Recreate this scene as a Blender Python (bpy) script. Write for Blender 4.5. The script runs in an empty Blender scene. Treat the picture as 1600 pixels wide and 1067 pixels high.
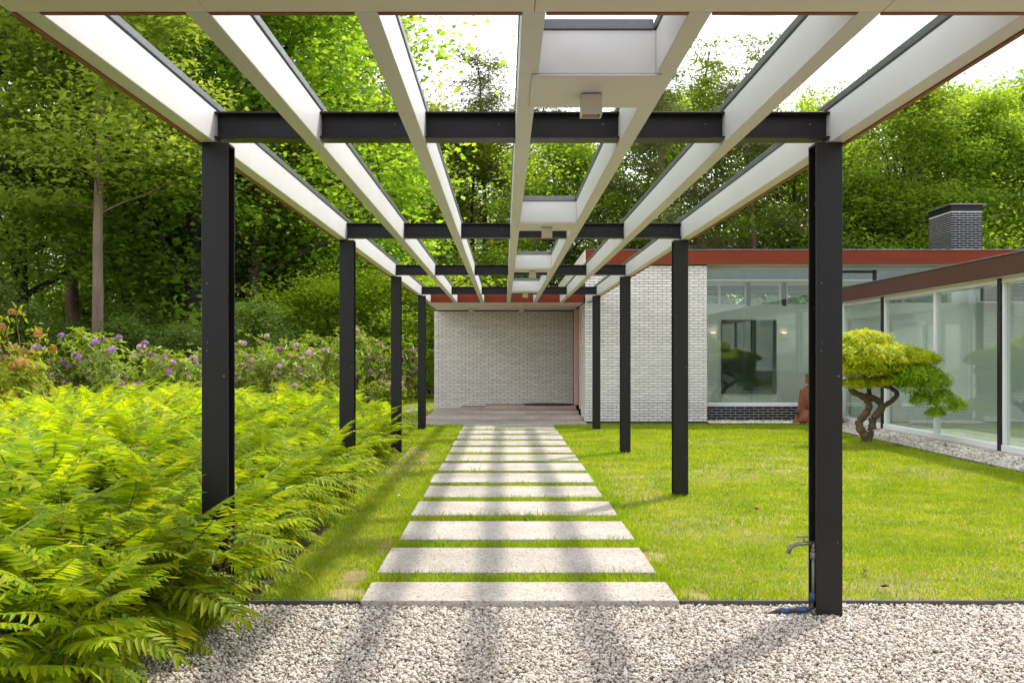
import bpy, bmesh, math, random
import numpy as np
from mathutils import Vector, Matrix

# ------------------------------------------------------------------ camera, world, sun, exposure
S = bpy.context.scene
COL = S.collection
R = math.radians
CAM_H = 1.358
cam_d = bpy.data.cameras.new('camera')
cam = bpy.data.objects.new('camera', cam_d)
COL.objects.link(cam)
cam.location = (0, 0, CAM_H)
cam.rotation_euler = (R(90), 0, 0)
cam_d.sensor_width = 36.0
cam_d.lens = 1590 / 1600 * 36
cam_d.shift_x = 12.5 / 1600
cam_d.shift_y = 23.5 / 1600
cam_d.clip_start = 0.05
cam_d.clip_end = 2000
S.camera = cam

SUN_DIR = Vector((0.503, 0.6085, 1.0)).normalized()       # towards the sun: ahead and to the right
EL = math.asin(SUN_DIR.z)
AZ = math.atan2(SUN_DIR.x, SUN_DIR.y)

W = bpy.data.worlds.new('World')
S.world = W
W.use_nodes = True
nt = W.node_tree
nt.nodes.clear()
n_out = nt.nodes.new('ShaderNodeOutputWorld')
n_bg = nt.nodes.new('ShaderNodeBackground')
n_bg.inputs['Strength'].default_value = 0.15
n_sky = nt.nodes.new('ShaderNodeTexSky')
n_sky.sky_type = 'NISHITA'
n_sky.sun_disc = False
n_sky.sun_elevation = EL
n_sky.sun_rotation = AZ
n_sky.air_density = 1.0
n_sky.dust_density = 1.5
n_tc = nt.nodes.new('ShaderNodeTexCoord')
n_map = nt.nodes.new('ShaderNodeMapping')
n_map.inputs['Scale'].default_value = (1.0, 1.0, 2.6)
n_map.inputs['Location'].default_value = (0.0, 0.0, 0.0)
n_noise = nt.nodes.new('ShaderNodeTexNoise')
n_noise.inputs['Scale'].default_value = 2.3
n_noise.inputs['Detail'].default_value = 7
n_noise.inputs['Roughness'].default_value = 0.55
n_ramp = nt.nodes.new('ShaderNodeValToRGB')
n_ramp.color_ramp.elements[0].position = 0.40
n_ramp.color_ramp.elements[0].color = (0.04, 0.04, 0.04, 1)
n_ramp.color_ramp.elements[1].position = 0.62
n_ramp.color_ramp.elements[1].color = (0.97, 0.97, 0.97, 1)
n_mix = nt.nodes.new('ShaderNodeMix')
n_mix.data_type = 'RGBA'
n_mix.inputs['B'].default_value = (10.5, 10.3, 10.2, 1)      # bright thin cloud
n_noise2 = nt.nodes.new('ShaderNodeTexNoise')          # brighter tops and greyer bases of the clouds
n_noise2.inputs['Scale'].default_value = 2.4
n_noise2.inputs['Detail'].default_value = 5
n_noise2.inputs['Roughness'].default_value = 0.5
n_map2 = nt.nodes.new('ShaderNodeMapping')
n_map2.inputs['Scale'].default_value = (1.0, 1.0, 2.0)
n_map2.inputs['Location'].default_value = (1.3, 0.0, 0.0)
n_ramp2 = nt.nodes.new('ShaderNodeValToRGB')
n_ramp2.color_ramp.elements[0].position = 0.47
n_ramp2.color_ramp.elements[0].color = (3.6, 3.75, 3.9, 1)
n_ramp2.color_ramp.elements[1].position = 0.62
n_ramp2.color_ramp.elements[1].color = (29.0, 28.3, 27.5, 1)
nt.links.new(n_tc.outputs['Generated'], n_map2.inputs['Vector'])
nt.links.new(n_map2.outputs['Vector'], n_noise2.inputs['Vector'])
nt.links.new(n_noise2.outputs['Fac'], n_ramp2.inputs['Fac'])
nt.links.new(n_ramp2.outputs['Color'], n_mix.inputs['B'])
nt.links.new(n_tc.outputs['Generated'], n_map.inputs['Vector'])
nt.links.new(n_map.outputs['Vector'], n_noise.inputs['Vector'])
nt.links.new(n_noise.outputs['Fac'], n_ramp.inputs['Fac'])
nt.links.new(n_ramp.outputs['Color'], n_mix.inputs['Factor'])
nt.links.new(n_sky.outputs['Color'], n_mix.inputs['A'])
nt.links.new(n_mix.outputs['Result'], n_bg.inputs['Color'])
nt.links.new(n_bg.outputs['Background'], n_out.inputs['Surface'])

sun_d = bpy.data.lights.new('sun', 'SUN')
sun_d.energy = 2.6
sun_d.angle = R(2.0)
sun_d.color = (1.0, 0.94, 0.84)
sun = bpy.data.objects.new('sun', sun_d)
COL.objects.link(sun)
sun.rotation_euler = SUN_DIR.to_track_quat('Z', 'Y').to_euler()
sun.location = SUN_DIR * 60

S.view_settings.view_transform = 'Standard'
S.view_settings.look = 'None'
S.view_settings.gamma = 1.0
S.view_settings.use_curve_mapping = False
S.view_settings.exposure = 0.92
S.render.engine = 'CYCLES'
S.cycles.max_bounces = 10
S.cycles.diffuse_bounces = 5
S.cycles.transmission_bounces = 6
S.cycles.transparent_max_bounces = 12
S.cycles.glossy_bounces = 4
S.cycles.caustics_reflective = False
S.cycles.caustics_refractive = False
S.cycles.sample_clamp_indirect = 6
S.cycles.use_denoising = True
S.cycles.denoising_prefilter = 'ACCURATE'
S.cycles.use_adaptive_sampling = True
S.cycles.adaptive_threshold = 0.012

rng = np.random.default_rng(7)
random.seed(7)
F_PX, VPX, VPY = 1590.0, 787.5, 557.0


def px_x(px, d):
    return (px - VPX) * d / F_PX


def px_z(py, d):
    return CAM_H + (VPY - py) * d / F_PX


# ------------------------------------------------------------------ helpers
def tag(o, label=None, cat=None, group=None, kind=None):
    if label: o['label'] = label
    if cat: o['category'] = cat
    if group: o['group'] = group
    if kind: o['kind'] = kind
    return o


def empty(name, loc=(0, 0, 0), label=None, cat=None, group=None, kind=None):
    o = bpy.data.objects.new(name, None)
    COL.objects.link(o)
    o.location = loc
    o.empty_display_size = 0.2
    return tag(o, label, cat, group, kind)


def link(name, me, parent=None, loc=None, rot=None, scale=None):
    o = bpy.data.objects.new(name, me)
    COL.objects.link(o)
    if parent is not None: o.parent = parent
    if loc is not None: o.location = loc
    if rot is not None: o.rotation_euler = rot
    if scale is not None: o.scale = scale
    return o


def np_mesh(name, V, F, mat=None, smooth=False, midx=None):
    """fast mesh from numpy arrays; F is an (n,k) int array or a list of such arrays"""
    V = np.asarray(V, np.float32)
    Fs = F if isinstance(F, list) else [F]
    Fs = [np.asarray(f, np.int32) for f in Fs if len(f)]
    me = bpy.data.meshes.new(name)
    me.vertices.add(len(V))
    me.vertices.foreach_set('co', V.ravel())
    li = np.concatenate([f.ravel() for f in Fs])
    tot = np.concatenate([np.full(len(f), f.shape[1], np.int32) for f in Fs])
    st = np.concatenate([[0], np.cumsum(tot)[:-1]]).astype(np.int32)
    me.loops.add(len(li))
    me.loops.foreach_set('vertex_index', li)
    me.polygons.add(len(tot))
    me.polygons.foreach_set('loop_start', st)
    me.polygons.foreach_set('loop_total', tot)
    mats = mat if isinstance(mat, (list, tuple)) else [mat]
    for m in mats:
        if m: me.materials.append(m)
    if midx is not None:
        me.polygons.foreach_set('material_index', np.asarray(midx, np.int32))
    me.polygons.foreach_set('use_smooth', np.full(len(tot), smooth, bool))
    me.update(calc_edges=True)
    me.validate()
    return me


class MB:
    """collects boxes, tubes and prisms for one mesh"""
    def __init__(self):
        self.bm = bmesh.new()

    def box(self, x0, x1, y0, y1, z0, z1, bev=0.0, seg=1):
        vs = [self.bm.verts.new(p) for p in
              ((x0, y0, z0), (x1, y0, z0), (x1, y1, z0), (x0, y1, z0), (x0, y0, z1), (x1, y0, z1), (x1, y1, z1), (x0, y1, z1))]
        fs = [self.bm.faces.new([vs[i] for i in f]) for f in
              ((3, 2, 1, 0), (4, 5, 6, 7), (0, 1, 5, 4), (1, 2, 6, 5), (2, 3, 7, 6), (3, 0, 4, 7))]
        if bev > 0:
            es = list({e for f in fs for e in f.edges})
            bmesh.ops.bevel(self.bm, geom=es, offset=bev, segments=seg, affect='EDGES', profile=0.5)
        return self

    def prism(self, pts, axis, a0, a1):
        """extrude a closed 2-D outline along axis ('x','y','z')"""
        def P(u, v, w):
            return {'x': (w, u, v), 'y': (u, w, v), 'z': (u, v, w)}[axis]
        A = [self.bm.verts.new(P(u, v, a0)) for u, v in pts]
        B = [self.bm.verts.new(P(u, v, a1)) for u, v in pts]
        n = len(pts)
        self.bm.faces.new(A[::-1])
        self.bm.faces.new(B)
        for i in range(n):
            j = (i + 1) % n
            self.bm.faces.new((A[i], A[j], B[j], B[i]))
        bmesh.ops.recalc_face_normals(self.bm, faces=self.bm.faces[:])
        return self

    def hull(self, pts):
        vs = [self.bm.verts.new(p) for p in pts]
        bmesh.ops.convex_hull(self.bm, input=vs)
        return self

    def tube(self, pts, radii, sides=8, cap=True):
        pts = [Vector(p) for p in pts]
        if not hasattr(radii, '__len__'): radii = [radii] * len(pts)
        rings = []
        up = Vector((0.13, 0.21, 0.97))
        for i, p in enumerate(pts):
            t = (pts[min(i + 1, len(pts) - 1)] - pts[max(i - 1, 0)]).normalized()
            a = t.cross(up)
            if a.length < 0.05: a = t.cross(Vector((1, 0, 0)))
            a.normalize()
            b = t.cross(a)
            rings.append([self.bm.verts.new(p + (a * math.cos(k * 2 * math.pi / sides) + b * math.sin(k * 2 * math.pi / sides)) * radii[i]) for k in range(sides)])
        for r0, r1 in zip(rings, rings[1:]):
            for k in range(sides):
                f = self.bm.faces.new((r0[k], r0[(k + 1) % sides], r1[(k + 1) % sides], r1[k]))
                f.smooth = True
        if cap:
            self.bm.faces.new(rings[0][::-1])
            self.bm.faces.new(rings[-1])
        return self

    def mesh(self, name, mat):
        bmesh.ops.recalc_face_normals(self.bm, faces=self.bm.faces[:])
        me = bpy.data.meshes.new(name)
        self.bm.to_mesh(me)
        self.bm.free()
        if mat: me.materials.append(mat)
        return me

    def build(self, name, mat, parent=None, loc=None, rot=None):
        return link(name, self.mesh(name, mat), parent, loc, rot)


def tubes_np(tubes, sides=6):
    """list of (pts (n,3), radii (n)) -> V, F"""
    Vs, Fs, off = [], [], 0
    ang = np.arange(sides) * 2 * np.pi / sides
    for pts, rad in tubes:
        pts = np.asarray(pts, float); rad = np.asarray(rad, float)
        n = len(pts)
        t = np.gradient(pts, axis=0)
        t /= np.linalg.norm(t, axis=1, keepdims=True) + 1e-9
        ref = np.where(np.abs(t[:, 2:3]) > 0.9, np.array([[1.0, 0, 0]]), np.array([[0, 0, 1.0]]))
        a = np.cross(t, ref); a /= np.linalg.norm(a, axis=1, keepdims=True) + 1e-9
        b = np.cross(t, a)
        ring = pts[:, None] + rad[:, None, None] * (a[:, None] * np.cos(ang)[None, :, None] + b[:, None] * np.sin(ang)[None, :, None])
        Vs.append(ring.reshape(-1, 3))
        i = np.arange(n - 1)[:, None] * sides
        k = np.arange(sides)[None]
        k2 = (k + 1) % sides
        Fs.append(np.stack([i + k, i + k2, i + sides + k2, i + sides + k], -1).reshape(-1, 4) + off)
        off += n * sides
    return np.concatenate(Vs), np.concatenate(Fs)


def unit(v):
    return v / (np.linalg.norm(v, axis=-1, keepdims=True) + 1e-9)


def leaf_quads(C, D, N, L, Wd, fold=0.0):
    """diamond leaves: centres C, long direction D, face normal N"""
    D = unit(D)
    Sd = unit(np.cross(D, N))
    N2 = np.cross(Sd, D)
    L = np.broadcast_to(np.asarray(L, float), (len(C),))[:, None]
    Wd = np.broadcast_to(np.asarray(Wd, float), (len(C),))[:, None]
    V = np.stack([C - D * L / 2, C + Sd * Wd / 2 + N2 * Wd * fold, C + D * L / 2, C - Sd * Wd / 2 + N2 * Wd * fold], 1).reshape(-1, 3)
    F = np.arange(len(C) * 4).reshape(-1, 4)
    return V, F


# ------------------------------------------------------------------ materials
def new_mat(name):
    m = bpy.data.materials.new(name)
    m.use_nodes = True
    t = m.node_tree
    t.nodes.clear()
    return m, t, t.nodes.new('ShaderNodeOutputMaterial')


def ramp_node(t, stops):
    r = t.nodes.new('ShaderNodeValToRGB')
    while len(r.color_ramp.elements) < len(stops): r.color_ramp.elements.new(0.5)
    for e, (p, c) in zip(r.color_ramp.elements, stops):
        e.position = p
        e.color = (*c, 1)
    return r


def noise_node(t, scale, detail=4, vec=None, rough=0.55, stretch=None):
    tc = t.nodes.new('ShaderNodeTexCoord')
    n = t.nodes.new('ShaderNodeTexNoise')
    n.inputs['Scale'].default_value = scale
    n.inputs['Detail'].default_value = detail
    n.inputs['Roughness'].default_value = rough
    src = tc.outputs[vec or 'Object']
    if stretch:
        mp = t.nodes.new('ShaderNodeMapping')
        mp.inputs['Scale'].default_value = stretch
        t.links.new(src, mp.inputs['Vector'])
        src = mp.outputs['Vector']
    t.links.new(src, n.inputs['Vector'])
    return n


def simple(name, col, rough=0.5, var=0.12, nscale=3.0, bump=0.0, bscale=200.0, spec=0.5, metal=0.0, stretch=None, island=0.0, coat=0.0):
    m, t, out = new_mat(name)
    p = t.nodes.new('ShaderNodeBsdfPrincipled')
    p.inputs['Roughness'].default_value = rough
    p.inputs['Specular IOR Level'].default_value = spec
    p.inputs['Metallic'].default_value = metal
    n = noise_node(t, nscale, 6, stretch=stretch)
    c = np.array(col)
    r = ramp_node(t, [(0.3, tuple(np.clip(c * (1 - var), 0, 1))), (0.7, tuple(np.clip(c * (1 + var), 0, 1)))])
    t.links.new(n.outputs['Fac'], r.inputs['Fac'])
    src = r.outputs['Color']
    if island > 0:
        g = t.nodes.new('ShaderNodeNewGeometry')
        oi = t.nodes.new('ShaderNodeObjectInfo')
        ad = t.nodes.new('ShaderNodeMath'); ad.operation = 'ADD'
        fr = t.nodes.new('ShaderNodeMath'); fr.operation = 'FRACT'
        mr = t.nodes.new('ShaderNodeMapRange')
        mr.inputs['To Min'].default_value = 1 - island
        mr.inputs['To Max'].default_value = 1 + island
        t.links.new(g.outputs['Random Per Island'], ad.inputs[0])
        t.links.new(oi.outputs['Random'], ad.inputs[1])
        t.links.new(ad.outputs[0], fr.inputs[0])
        t.links.new(fr.outputs[0], mr.inputs['Value'])
        vm = t.nodes.new('ShaderNodeVectorMath'); vm.operation = 'SCALE'
        t.links.new(src, vm.inputs[0])
        t.links.new(mr.outputs[0], vm.inputs['Scale'])
        src = vm.outputs[0]
    t.links.new(src, p.inputs['Base Color'])
    if bump > 0:
        bn = noise_node(t, bscale, 3)
        b = t.nodes.new('ShaderNodeBump')
        b.inputs['Strength'].default_value = bump
        b.inputs['Distance'].default_value = 0.01
        t.links.new(bn.outputs['Fac'], b.inputs['Height'])
        t.links.new(b.outputs['Normal'], p.inputs['Normal'])
    rn = noise_node(t, nscale * 5, 4)
    rr = t.nodes.new('ShaderNodeMapRange')
    rr.inputs['To Min'].default_value = max(rough - 0.08, 0.02)
    rr.inputs['To Max'].default_value = min(rough + 0.10, 1)
    t.links.new(rn.outputs['Fac'], rr.inputs['Value'])
    t.links.new(rr.outputs[0], p.inputs['Roughness'])
    t.links.new(p.outputs['BSDF'], out.inputs['Surface'])
    return m


def leaf_mat(name, cols, trans, tfac=0.45, rough=0.5, spec=0.25, objvar=0.25, big=0.0, bigscale=0.6):
    """cols: list of base colours picked per leaf; trans: tint of the light let through"""
    m, t, out = new_mat(name)
    g = t.nodes.new('ShaderNodeNewGeometry')
    oi = t.nodes.new('ShaderNodeObjectInfo')
    k = len(cols)
    r = ramp_node(t, [(i / max(k - 1, 1), c) for i, c in enumerate(cols)])
    src = g.outputs['Random Per Island']
    if big > 0:
        n = noise_node(t, bigscale, 3)
        mr0 = t.nodes.new('ShaderNodeMapRange')
        mr0.inputs['From Min'].default_value = 0.3
        mr0.inputs['From Max'].default_value = 0.7
        t.links.new(n.outputs['Fac'], mr0.inputs['Value'])
        mx = t.nodes.new('ShaderNodeMix')
        mx.inputs['Factor'].default_value = big
        t.links.new(src, mx.inputs['A'])
        t.links.new(mr0.outputs[0], mx.inputs['B'])
        src = mx.outputs['Result']
    t.links.new(src, r.inputs['Fac'])
    mr = t.nodes.new('ShaderNodeMapRange')
    mr.inputs['To Min'].default_value = 1 - objvar
    mr.inputs['To Max'].default_value = 1 + objvar
    t.links.new(oi.outputs['Random'], mr.inputs['Value'])
    vm = t.nodes.new('ShaderNodeVectorMath'); vm.operation = 'SCALE'
    t.links.new(r.outputs['Color'], vm.inputs[0])
    t.links.new(mr.outputs[0], vm.inputs['Scale'])
    p = t.nodes.new('ShaderNodeBsdfPrincipled')
    p.inputs['Roughness'].default_value = rough
    p.inputs['Specular IOR Level'].default_value = spec
    t.links.new(vm.outputs[0], p.inputs['Base Color'])
    tr = t.nodes.new('ShaderNodeBsdfTranslucent')
    mc = t.nodes.new('ShaderNodeVectorMath'); mc.operation = 'MULTIPLY'
    mc.inputs[1].default_value = trans
    t.links.new(vm.outputs[0], mc.inputs[0])
    t.links.new(mc.outputs[0], tr.inputs['Color'])
    mix = t.nodes.new('ShaderNodeMixShader')
    mix.inputs['Fac'].default_value = tfac
    t.links.new(p.outputs['BSDF'], mix.inputs[1])
    t.links.new(tr.outputs['BSDF'], mix.inputs[2])
    t.links.new(mix.outputs[0], out.inputs['Surface'])
    return m


def glass_mat(name, tint, ior=1.75, rough=0.0):
    m, t, out = new_mat(name)
    tr = t.nodes.new('ShaderNodeBsdfTransparent')
    tr.inputs['Color'].default_value = (*tint, 1)
    gl = t.nodes.new('ShaderNodeBsdfGlossy')
    gl.inputs['Roughness'].default_value = rough
    gl.inputs['Color'].default_value = (0.93, 0.98, 0.94, 1)
    fr = t.nodes.new('ShaderNodeFresnel')
    g = t.nodes.new('ShaderNodeNewGeometry')
    mi = t.nodes.new('ShaderNodeMix')          # both faces of the pane reflect like air-to-glass
    mi.inputs['A'].default_value = ior
    mi.inputs['B'].default_value = 1 / ior
    t.links.new(g.outputs['Backfacing'], mi.inputs['Factor'])
    t.links.new(mi.outputs['Result'], fr.inputs['IOR'])
    mix = t.nodes.new('ShaderNodeMixShader')
    t.links.new(fr.outputs[0], mix.inputs['Fac'])
    t.links.new(tr.outputs[0], mix.inputs[1])
    t.links.new(gl.outputs[0], mix.inputs[2])
    t.links.new(mix.outputs[0], out.inputs['Surface'])
    return m


def emit_mat(name, col, s):
    m, t, out = new_mat(name)
    e = t.nodes.new('ShaderNodeEmission')
    e.inputs['Color'].default_value = (*col, 1)
    e.inputs['Strength'].default_value = s
    t.links.new(e.outputs[0], out.inputs['Surface'])
    return m


def speckle_mat(name, base, dark, light, scale=130, rough=0.85, bump=0.5, stain=0.12):
    """exposed aggregate concrete: fine stones in two tones with broad staining"""
    m, t, out = new_mat(name)
    tc = t.nodes.new('ShaderNodeTexCoord')
    v = t.nodes.new('ShaderNodeTexVoronoi')
    v.inputs['Scale'].default_value = scale
    t.links.new(tc.outputs['Object'], v.inputs['Vector'])
    sx = t.nodes.new('ShaderNodeSeparateColor')
    t.links.new(v.outputs['Color'], sx.inputs[0])
    r = ramp_node(t, [(0.0, dark), (0.22, base), (0.72, base), (1.0, light)])
    t.links.new(sx.outputs[0], r.inputs['Fac'])
    n = noise_node(t, 1.7, 6)
    mr = t.nodes.new('ShaderNodeMapRange')
    mr.inputs['From Min'].default_value = 0.3
    mr.inputs['From Max'].default_value = 0.7
    mr.inputs['To Min'].default_value = 1 - stain
    mr.inputs['To Max'].default_value = 1 + stain * 0.5
    t.links.new(n.outputs['Fac'], mr.inputs['Value'])
    oi = t.nodes.new('ShaderNodeObjectInfo')
    mo = t.nodes.new('ShaderNodeMapRange')
    mo.inputs['To Min'].default_value = 0.92
    mo.inputs['To Max'].default_value = 1.06
    t.links.new(oi.outputs['Random'], mo.inputs['Value'])
    mm = t.nodes.new('ShaderNodeMath'); mm.operation = 'MULTIPLY'
    t.links.new(mr.outputs[0], mm.inputs[0]); t.links.new(mo.outputs[0], mm.inputs[1])
    vm = t.nodes.new('ShaderNodeVectorMath'); vm.operation = 'SCALE'
    t.links.new(r.outputs['Color'], vm.inputs[0]); t.links.new(mm.outputs[0], vm.inputs['Scale'])
    p = t.nodes.new('ShaderNodeBsdfPrincipled')
    p.inputs['Roughness'].default_value = rough
    p.inputs['Specular IOR Level'].default_value = 0.2
    t.links.new(vm.outputs[0], p.inputs['Base Color'])
    b = t.nodes.new('ShaderNodeBump')
    b.inputs['Strength'].default_value = bump
    b.inputs['Distance'].default_value = 0.004
    t.links.new(v.outputs['Distance'], b.inputs['Height'])
    b.invert = True
    t.links.new(b.outputs['Normal'], p.inputs['Normal'])
    t.links.new(p.outputs['BSDF'], out.inputs['Surface'])
    return m


M = {}
M['white'] = simple('white_paint', (0.655, 0.645, 0.62), 0.42, 0.045, 2.2, 0.06, 60, stretch=(0.5, 0.5, 0.12))
M['soffit'] = simple('soffit_paint', (0.76, 0.71, 0.61), 0.55, 0.03, 0.9, 0.05, 80)
M['black_steel'] = simple('black_steel', (0.013, 0.0115, 0.0105), 0.38, 0.15, 3.0, 0.05, 90, spec=0.28)
def add_specks(m, col, scale=23.0, size=0.10):
    t = m.node_tree
    p = [n for n in t.nodes if n.type == 'BSDF_PRINCIPLED'][0]
    src = p.inputs['Base Color'].links[0].from_socket
    tc = t.nodes.new('ShaderNodeTexCoord')
    v = t.nodes.new('ShaderNodeTexVoronoi'); v.inputs['Scale'].default_value = scale
    t.links.new(tc.outputs['Object'], v.inputs['Vector'])
    sc = t.nodes.new('ShaderNodeSeparateColor'); t.links.new(v.outputs['Color'], sc.inputs[0])
    a = t.nodes.new('ShaderNodeMath'); a.operation = 'LESS_THAN'; a.inputs[1].default_value = size
    b = t.nodes.new('ShaderNodeMath'); b.operation = 'LESS_THAN'; b.inputs[1].default_value = 0.16
    t.links.new(v.outputs['Distance'], a.inputs[0]); t.links.new(sc.outputs[0], b.inputs[0])
    c = t.nodes.new('ShaderNodeMath'); c.operation = 'MULTIPLY'
    t.links.new(a.outputs[0], c.inputs[0]); t.links.new(b.outputs[0], c.inputs[1])
    d = t.nodes.new('ShaderNodeMath'); d.operation = 'MULTIPLY'; d.inputs[1].default_value = 0.55
    t.links.new(c.outputs[0], d.inputs[0])
    mx = t.nodes.new('ShaderNodeMix'); mx.data_type = 'RGBA'; mx.inputs['B'].default_value = (*col, 1)
    t.links.new(src, mx.inputs['A']); t.links.new(d.outputs[0], mx.inputs['Factor'])
    t.links.new(mx.outputs['Result'], p.inputs['Base Color'])
add_specks(M['black_steel'], (0.35, 0.33, 0.30))
M['cap_metal'] = simple('cap_metal', (0.15, 0.152, 0.155), 0.4, 0.15, 4, 0.1, 60, metal=0.5)
M['red_fascia'] = simple('red_fascia', (0.19, 0.030, 0.008), 0.55, 0.12, 2.0, 0.05, 40, spec=0.2, stretch=(0.3, 0.3, 2))
M['brown_fascia'] = simple('brown_fascia', (0.082, 0.034, 0.023), 0.55, 0.12, 2.0, 0.05, 40, spec=0.25, stretch=(0.3, 0.3, 2))
M['rust_edge'] = simple('rust_edge', (0.24, 0.085, 0.035), 0.6, 0.2, 5.0)
M['white_brick'] = simple('white_brick', (0.77, 0.735, 0.675), 0.45, 0.06, 9, 0.3, 70, island=0.09)
M['black_brick'] = simple('black_brick', (0.012, 0.012, 0.014), 0.35, 0.25, 9, 0.25, 70, spec=0.25, island=0.4)
M['dark_mortar'] = simple('dark_mortar', (0.075, 0.065, 0.055), 0.9, 0.2, 20)
M['pale_mortar'] = simple('pale_mortar', (0.62, 0.61, 0.585), 0.9, 0.15, 20)
M['aggregate'] = speckle_mat('aggregate', (0.42, 0.375, 0.325), (0.13, 0.105, 0.09), (0.52, 0.475, 0.43), 105, stain=0.22)
M['step_stone'] = speckle_mat('step_stone', (0.46, 0.39, 0.335), (0.32, 0.265, 0.22), (0.56, 0.49, 0.43), 60, stain=0.25, bump=0.2)
M['window_white'] = simple('window_white', (0.74, 0.75, 0.75), 0.4, 0.03, 2)
M['glass'] = glass_mat('glass', (0.86, 0.90, 0.865), 1.75)
M['glass_wing'] = glass_mat('glass_wing', (0.85, 0.90, 0.86), 1.9)
M['plaster'] = simple('plaster', (0.66, 0.66, 0.63), 0.9, 0.03, 2)
M['pale_floor'] = simple('pale_floor', (0.50, 0.46, 0.40), 0.4, 0.08, 3)
M['room_floor'] = simple('room_floor', (0.42, 0.37, 0.31), 0.35, 0.12, 3)
M['dark_picture'] = simple('dark_picture', (0.022, 0.03, 0.026), 0.15, 0.5, 2.2)
M['door_red'] = simple('door_red', (0.36, 0.12, 0.075), 0.4, 0.1, 3)
M['door_frame'] = simple('door_frame', (0.62, 0.47, 0.40), 0.5, 0.05, 3)
M['mat_fibre'] = simple('mat_fibre', (0.055, 0.032, 0.02), 0.95, 0.3, 60, 0.6, 300)
M['corten'] = simple('corten', (0.21, 0.068, 0.024), 0.75, 0.25, 5, 0.2, 60)
M['lamp_white'] = simple('lamp_white', (0.66, 0.63, 0.56), 0.45, 0.04, 4)
M['lamp_dark'] = simple('lamp_dark', (0.03, 0.03, 0.03), 0.5, 0.1, 4)
M['sconce_glow'] = emit_mat('sconce_glow', (1.0, 0.62, 0.34), 3.0)
M['edging'] = simple('edging', (0.075, 0.068, 0.06), 0.8, 0.25, 6, 0.3, 40)
M['bark_brown'] = simple('bark_brown', (0.085, 0.062, 0.045), 0.95, 0.4, 5, 0.9, 18, stretch=(1, 1, 0.25))
M['bark_dark'] = simple('bark_dark', (0.040, 0.032, 0.026), 0.95, 0.4, 5, 0.9, 18, stretch=(1, 1, 0.25))
M['bark_tan'] = simple('bark_tan', (0.20, 0.145, 0.095), 0.95, 0.35, 5, 0.8, 14, stretch=(1, 1, 0.25))
M['bark_pine'] = simple('bark_pine', (0.20, 0.125, 0.095), 0.95, 0.4, 5, 0.9, 12, stretch=(1, 1, 0.3))
M['bark_maple'] = simple('bark_maple', (0.105, 0.075, 0.035), 0.95, 0.4, 12, 0.9, 40)
M['stem'] = simple('stem', (0.16, 0.10, 0.055), 0.8, 0.3, 6)
M['rachis'] = simple('rachis', (0.20, 0.20, 0.05), 0.6, 0.2, 6)
M['brass'] = simple('brass', (0.24, 0.21, 0.17), 0.4, 0.2, 20, metal=0.8)
M['pipe_black'] = simple('pipe_black', (0.02, 0.02, 0.022), 0.4, 0.2, 20)
M['pipe_grey'] = simple('pipe_grey', (0.16, 0.16, 0.16), 0.4, 0.2, 20, metal=0.4)
M['fitting_blue'] = simple('fitting_blue', (0.025, 0.055, 0.15), 0.4, 0.15, 20)
M['wire'] = simple('wire', (0.10, 0.10, 0.10), 0.5, 0.1, 10)
M['leaf_dead'] = simple('leaf_dead', (0.10, 0.045, 0.025), 0.8, 0.3, 30)
M['leaf_pale'] = simple('leaf_pale', (0.55, 0.52, 0.45), 0.8, 0.1, 30)

# foliage
M['sumac'] = leaf_mat('sumac_leaf', [(0.13, 0.25, 0.008), (0.25, 0.37, 0.008), (0.39, 0.47, 0.008), (0.54, 0.50, 0.014)], (1.5, 1.4, 0.7), 0.5, 0.5, 0.2, 0.30, 0.35, 2.2)
M['oak'] = leaf_mat('oak_leaf', [(0.121, 0.1967, 0.0243), (0.1891, 0.2779, 0.0317), (0.2797, 0.3525, 0.0389)], (1.9, 1.8, 0.8), 0.64, objvar=0.3, big=0.4)
M['bright'] = leaf_mat('bright_leaf', [(0.1725, 0.2353, 0.0218), (0.2415, 0.2995, 0.0262), (0.322, 0.3529, 0.035)], (1.55, 1.4, 0.8), 0.55, objvar=0.15, big=0.4)
M['dark'] = leaf_mat('dark_leaf', [(0.113, 0.1905, 0.0253), (0.1748, 0.2698, 0.0304), (0.257, 0.3333, 0.0353)], (1.9, 1.9, 0.8), 0.62, objvar=0.3, big=0.4)
M['spray'] = leaf_mat('spray_leaf', [(0.1835, 0.2628, 0.0346), (0.249, 0.332, 0.042), (0.3407, 0.3873, 0.0592)], (1.7, 1.6, 0.9), 0.5, objvar=0.2, big=0.3)
M['pine'] = leaf_mat('pine_needle', [(0.0938, 0.1187, 0.0285), (0.1438, 0.1562, 0.0404), (0.2, 0.1875, 0.0594)], (1.2, 1.2, 0.9), 0.25, objvar=0.25, big=0.4)
M['birch'] = leaf_mat('birch_leaf', [(0.1265, 0.1725, 0.024), (0.1725, 0.2185, 0.0284), (0.2185, 0.2472, 0.0371)], (1.5, 1.5, 0.8), 0.45, objvar=0.2)
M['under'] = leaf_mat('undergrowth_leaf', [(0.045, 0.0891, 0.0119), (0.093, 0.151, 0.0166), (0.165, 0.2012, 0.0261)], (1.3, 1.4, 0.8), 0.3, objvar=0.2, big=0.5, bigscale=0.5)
M['rhodo'] = leaf_mat('rhododendron_leaf', [(0.1331, 0.2075, 0.0218), (0.2218, 0.2973, 0.0301), (0.3548, 0.3872, 0.0547)], (1.5, 1.5, 0.7), 0.4, 0.4, 0.35, 0.22, 0.4, 1.5)
M['lime'] = leaf_mat('lime_leaf', [(0.168, 0.2755, 0.016), (0.252, 0.361, 0.0192), (0.3465, 0.4275, 0.0224)], (1.6, 1.5, 0.7), 0.52, objvar=0.1, big=0.4)
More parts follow.
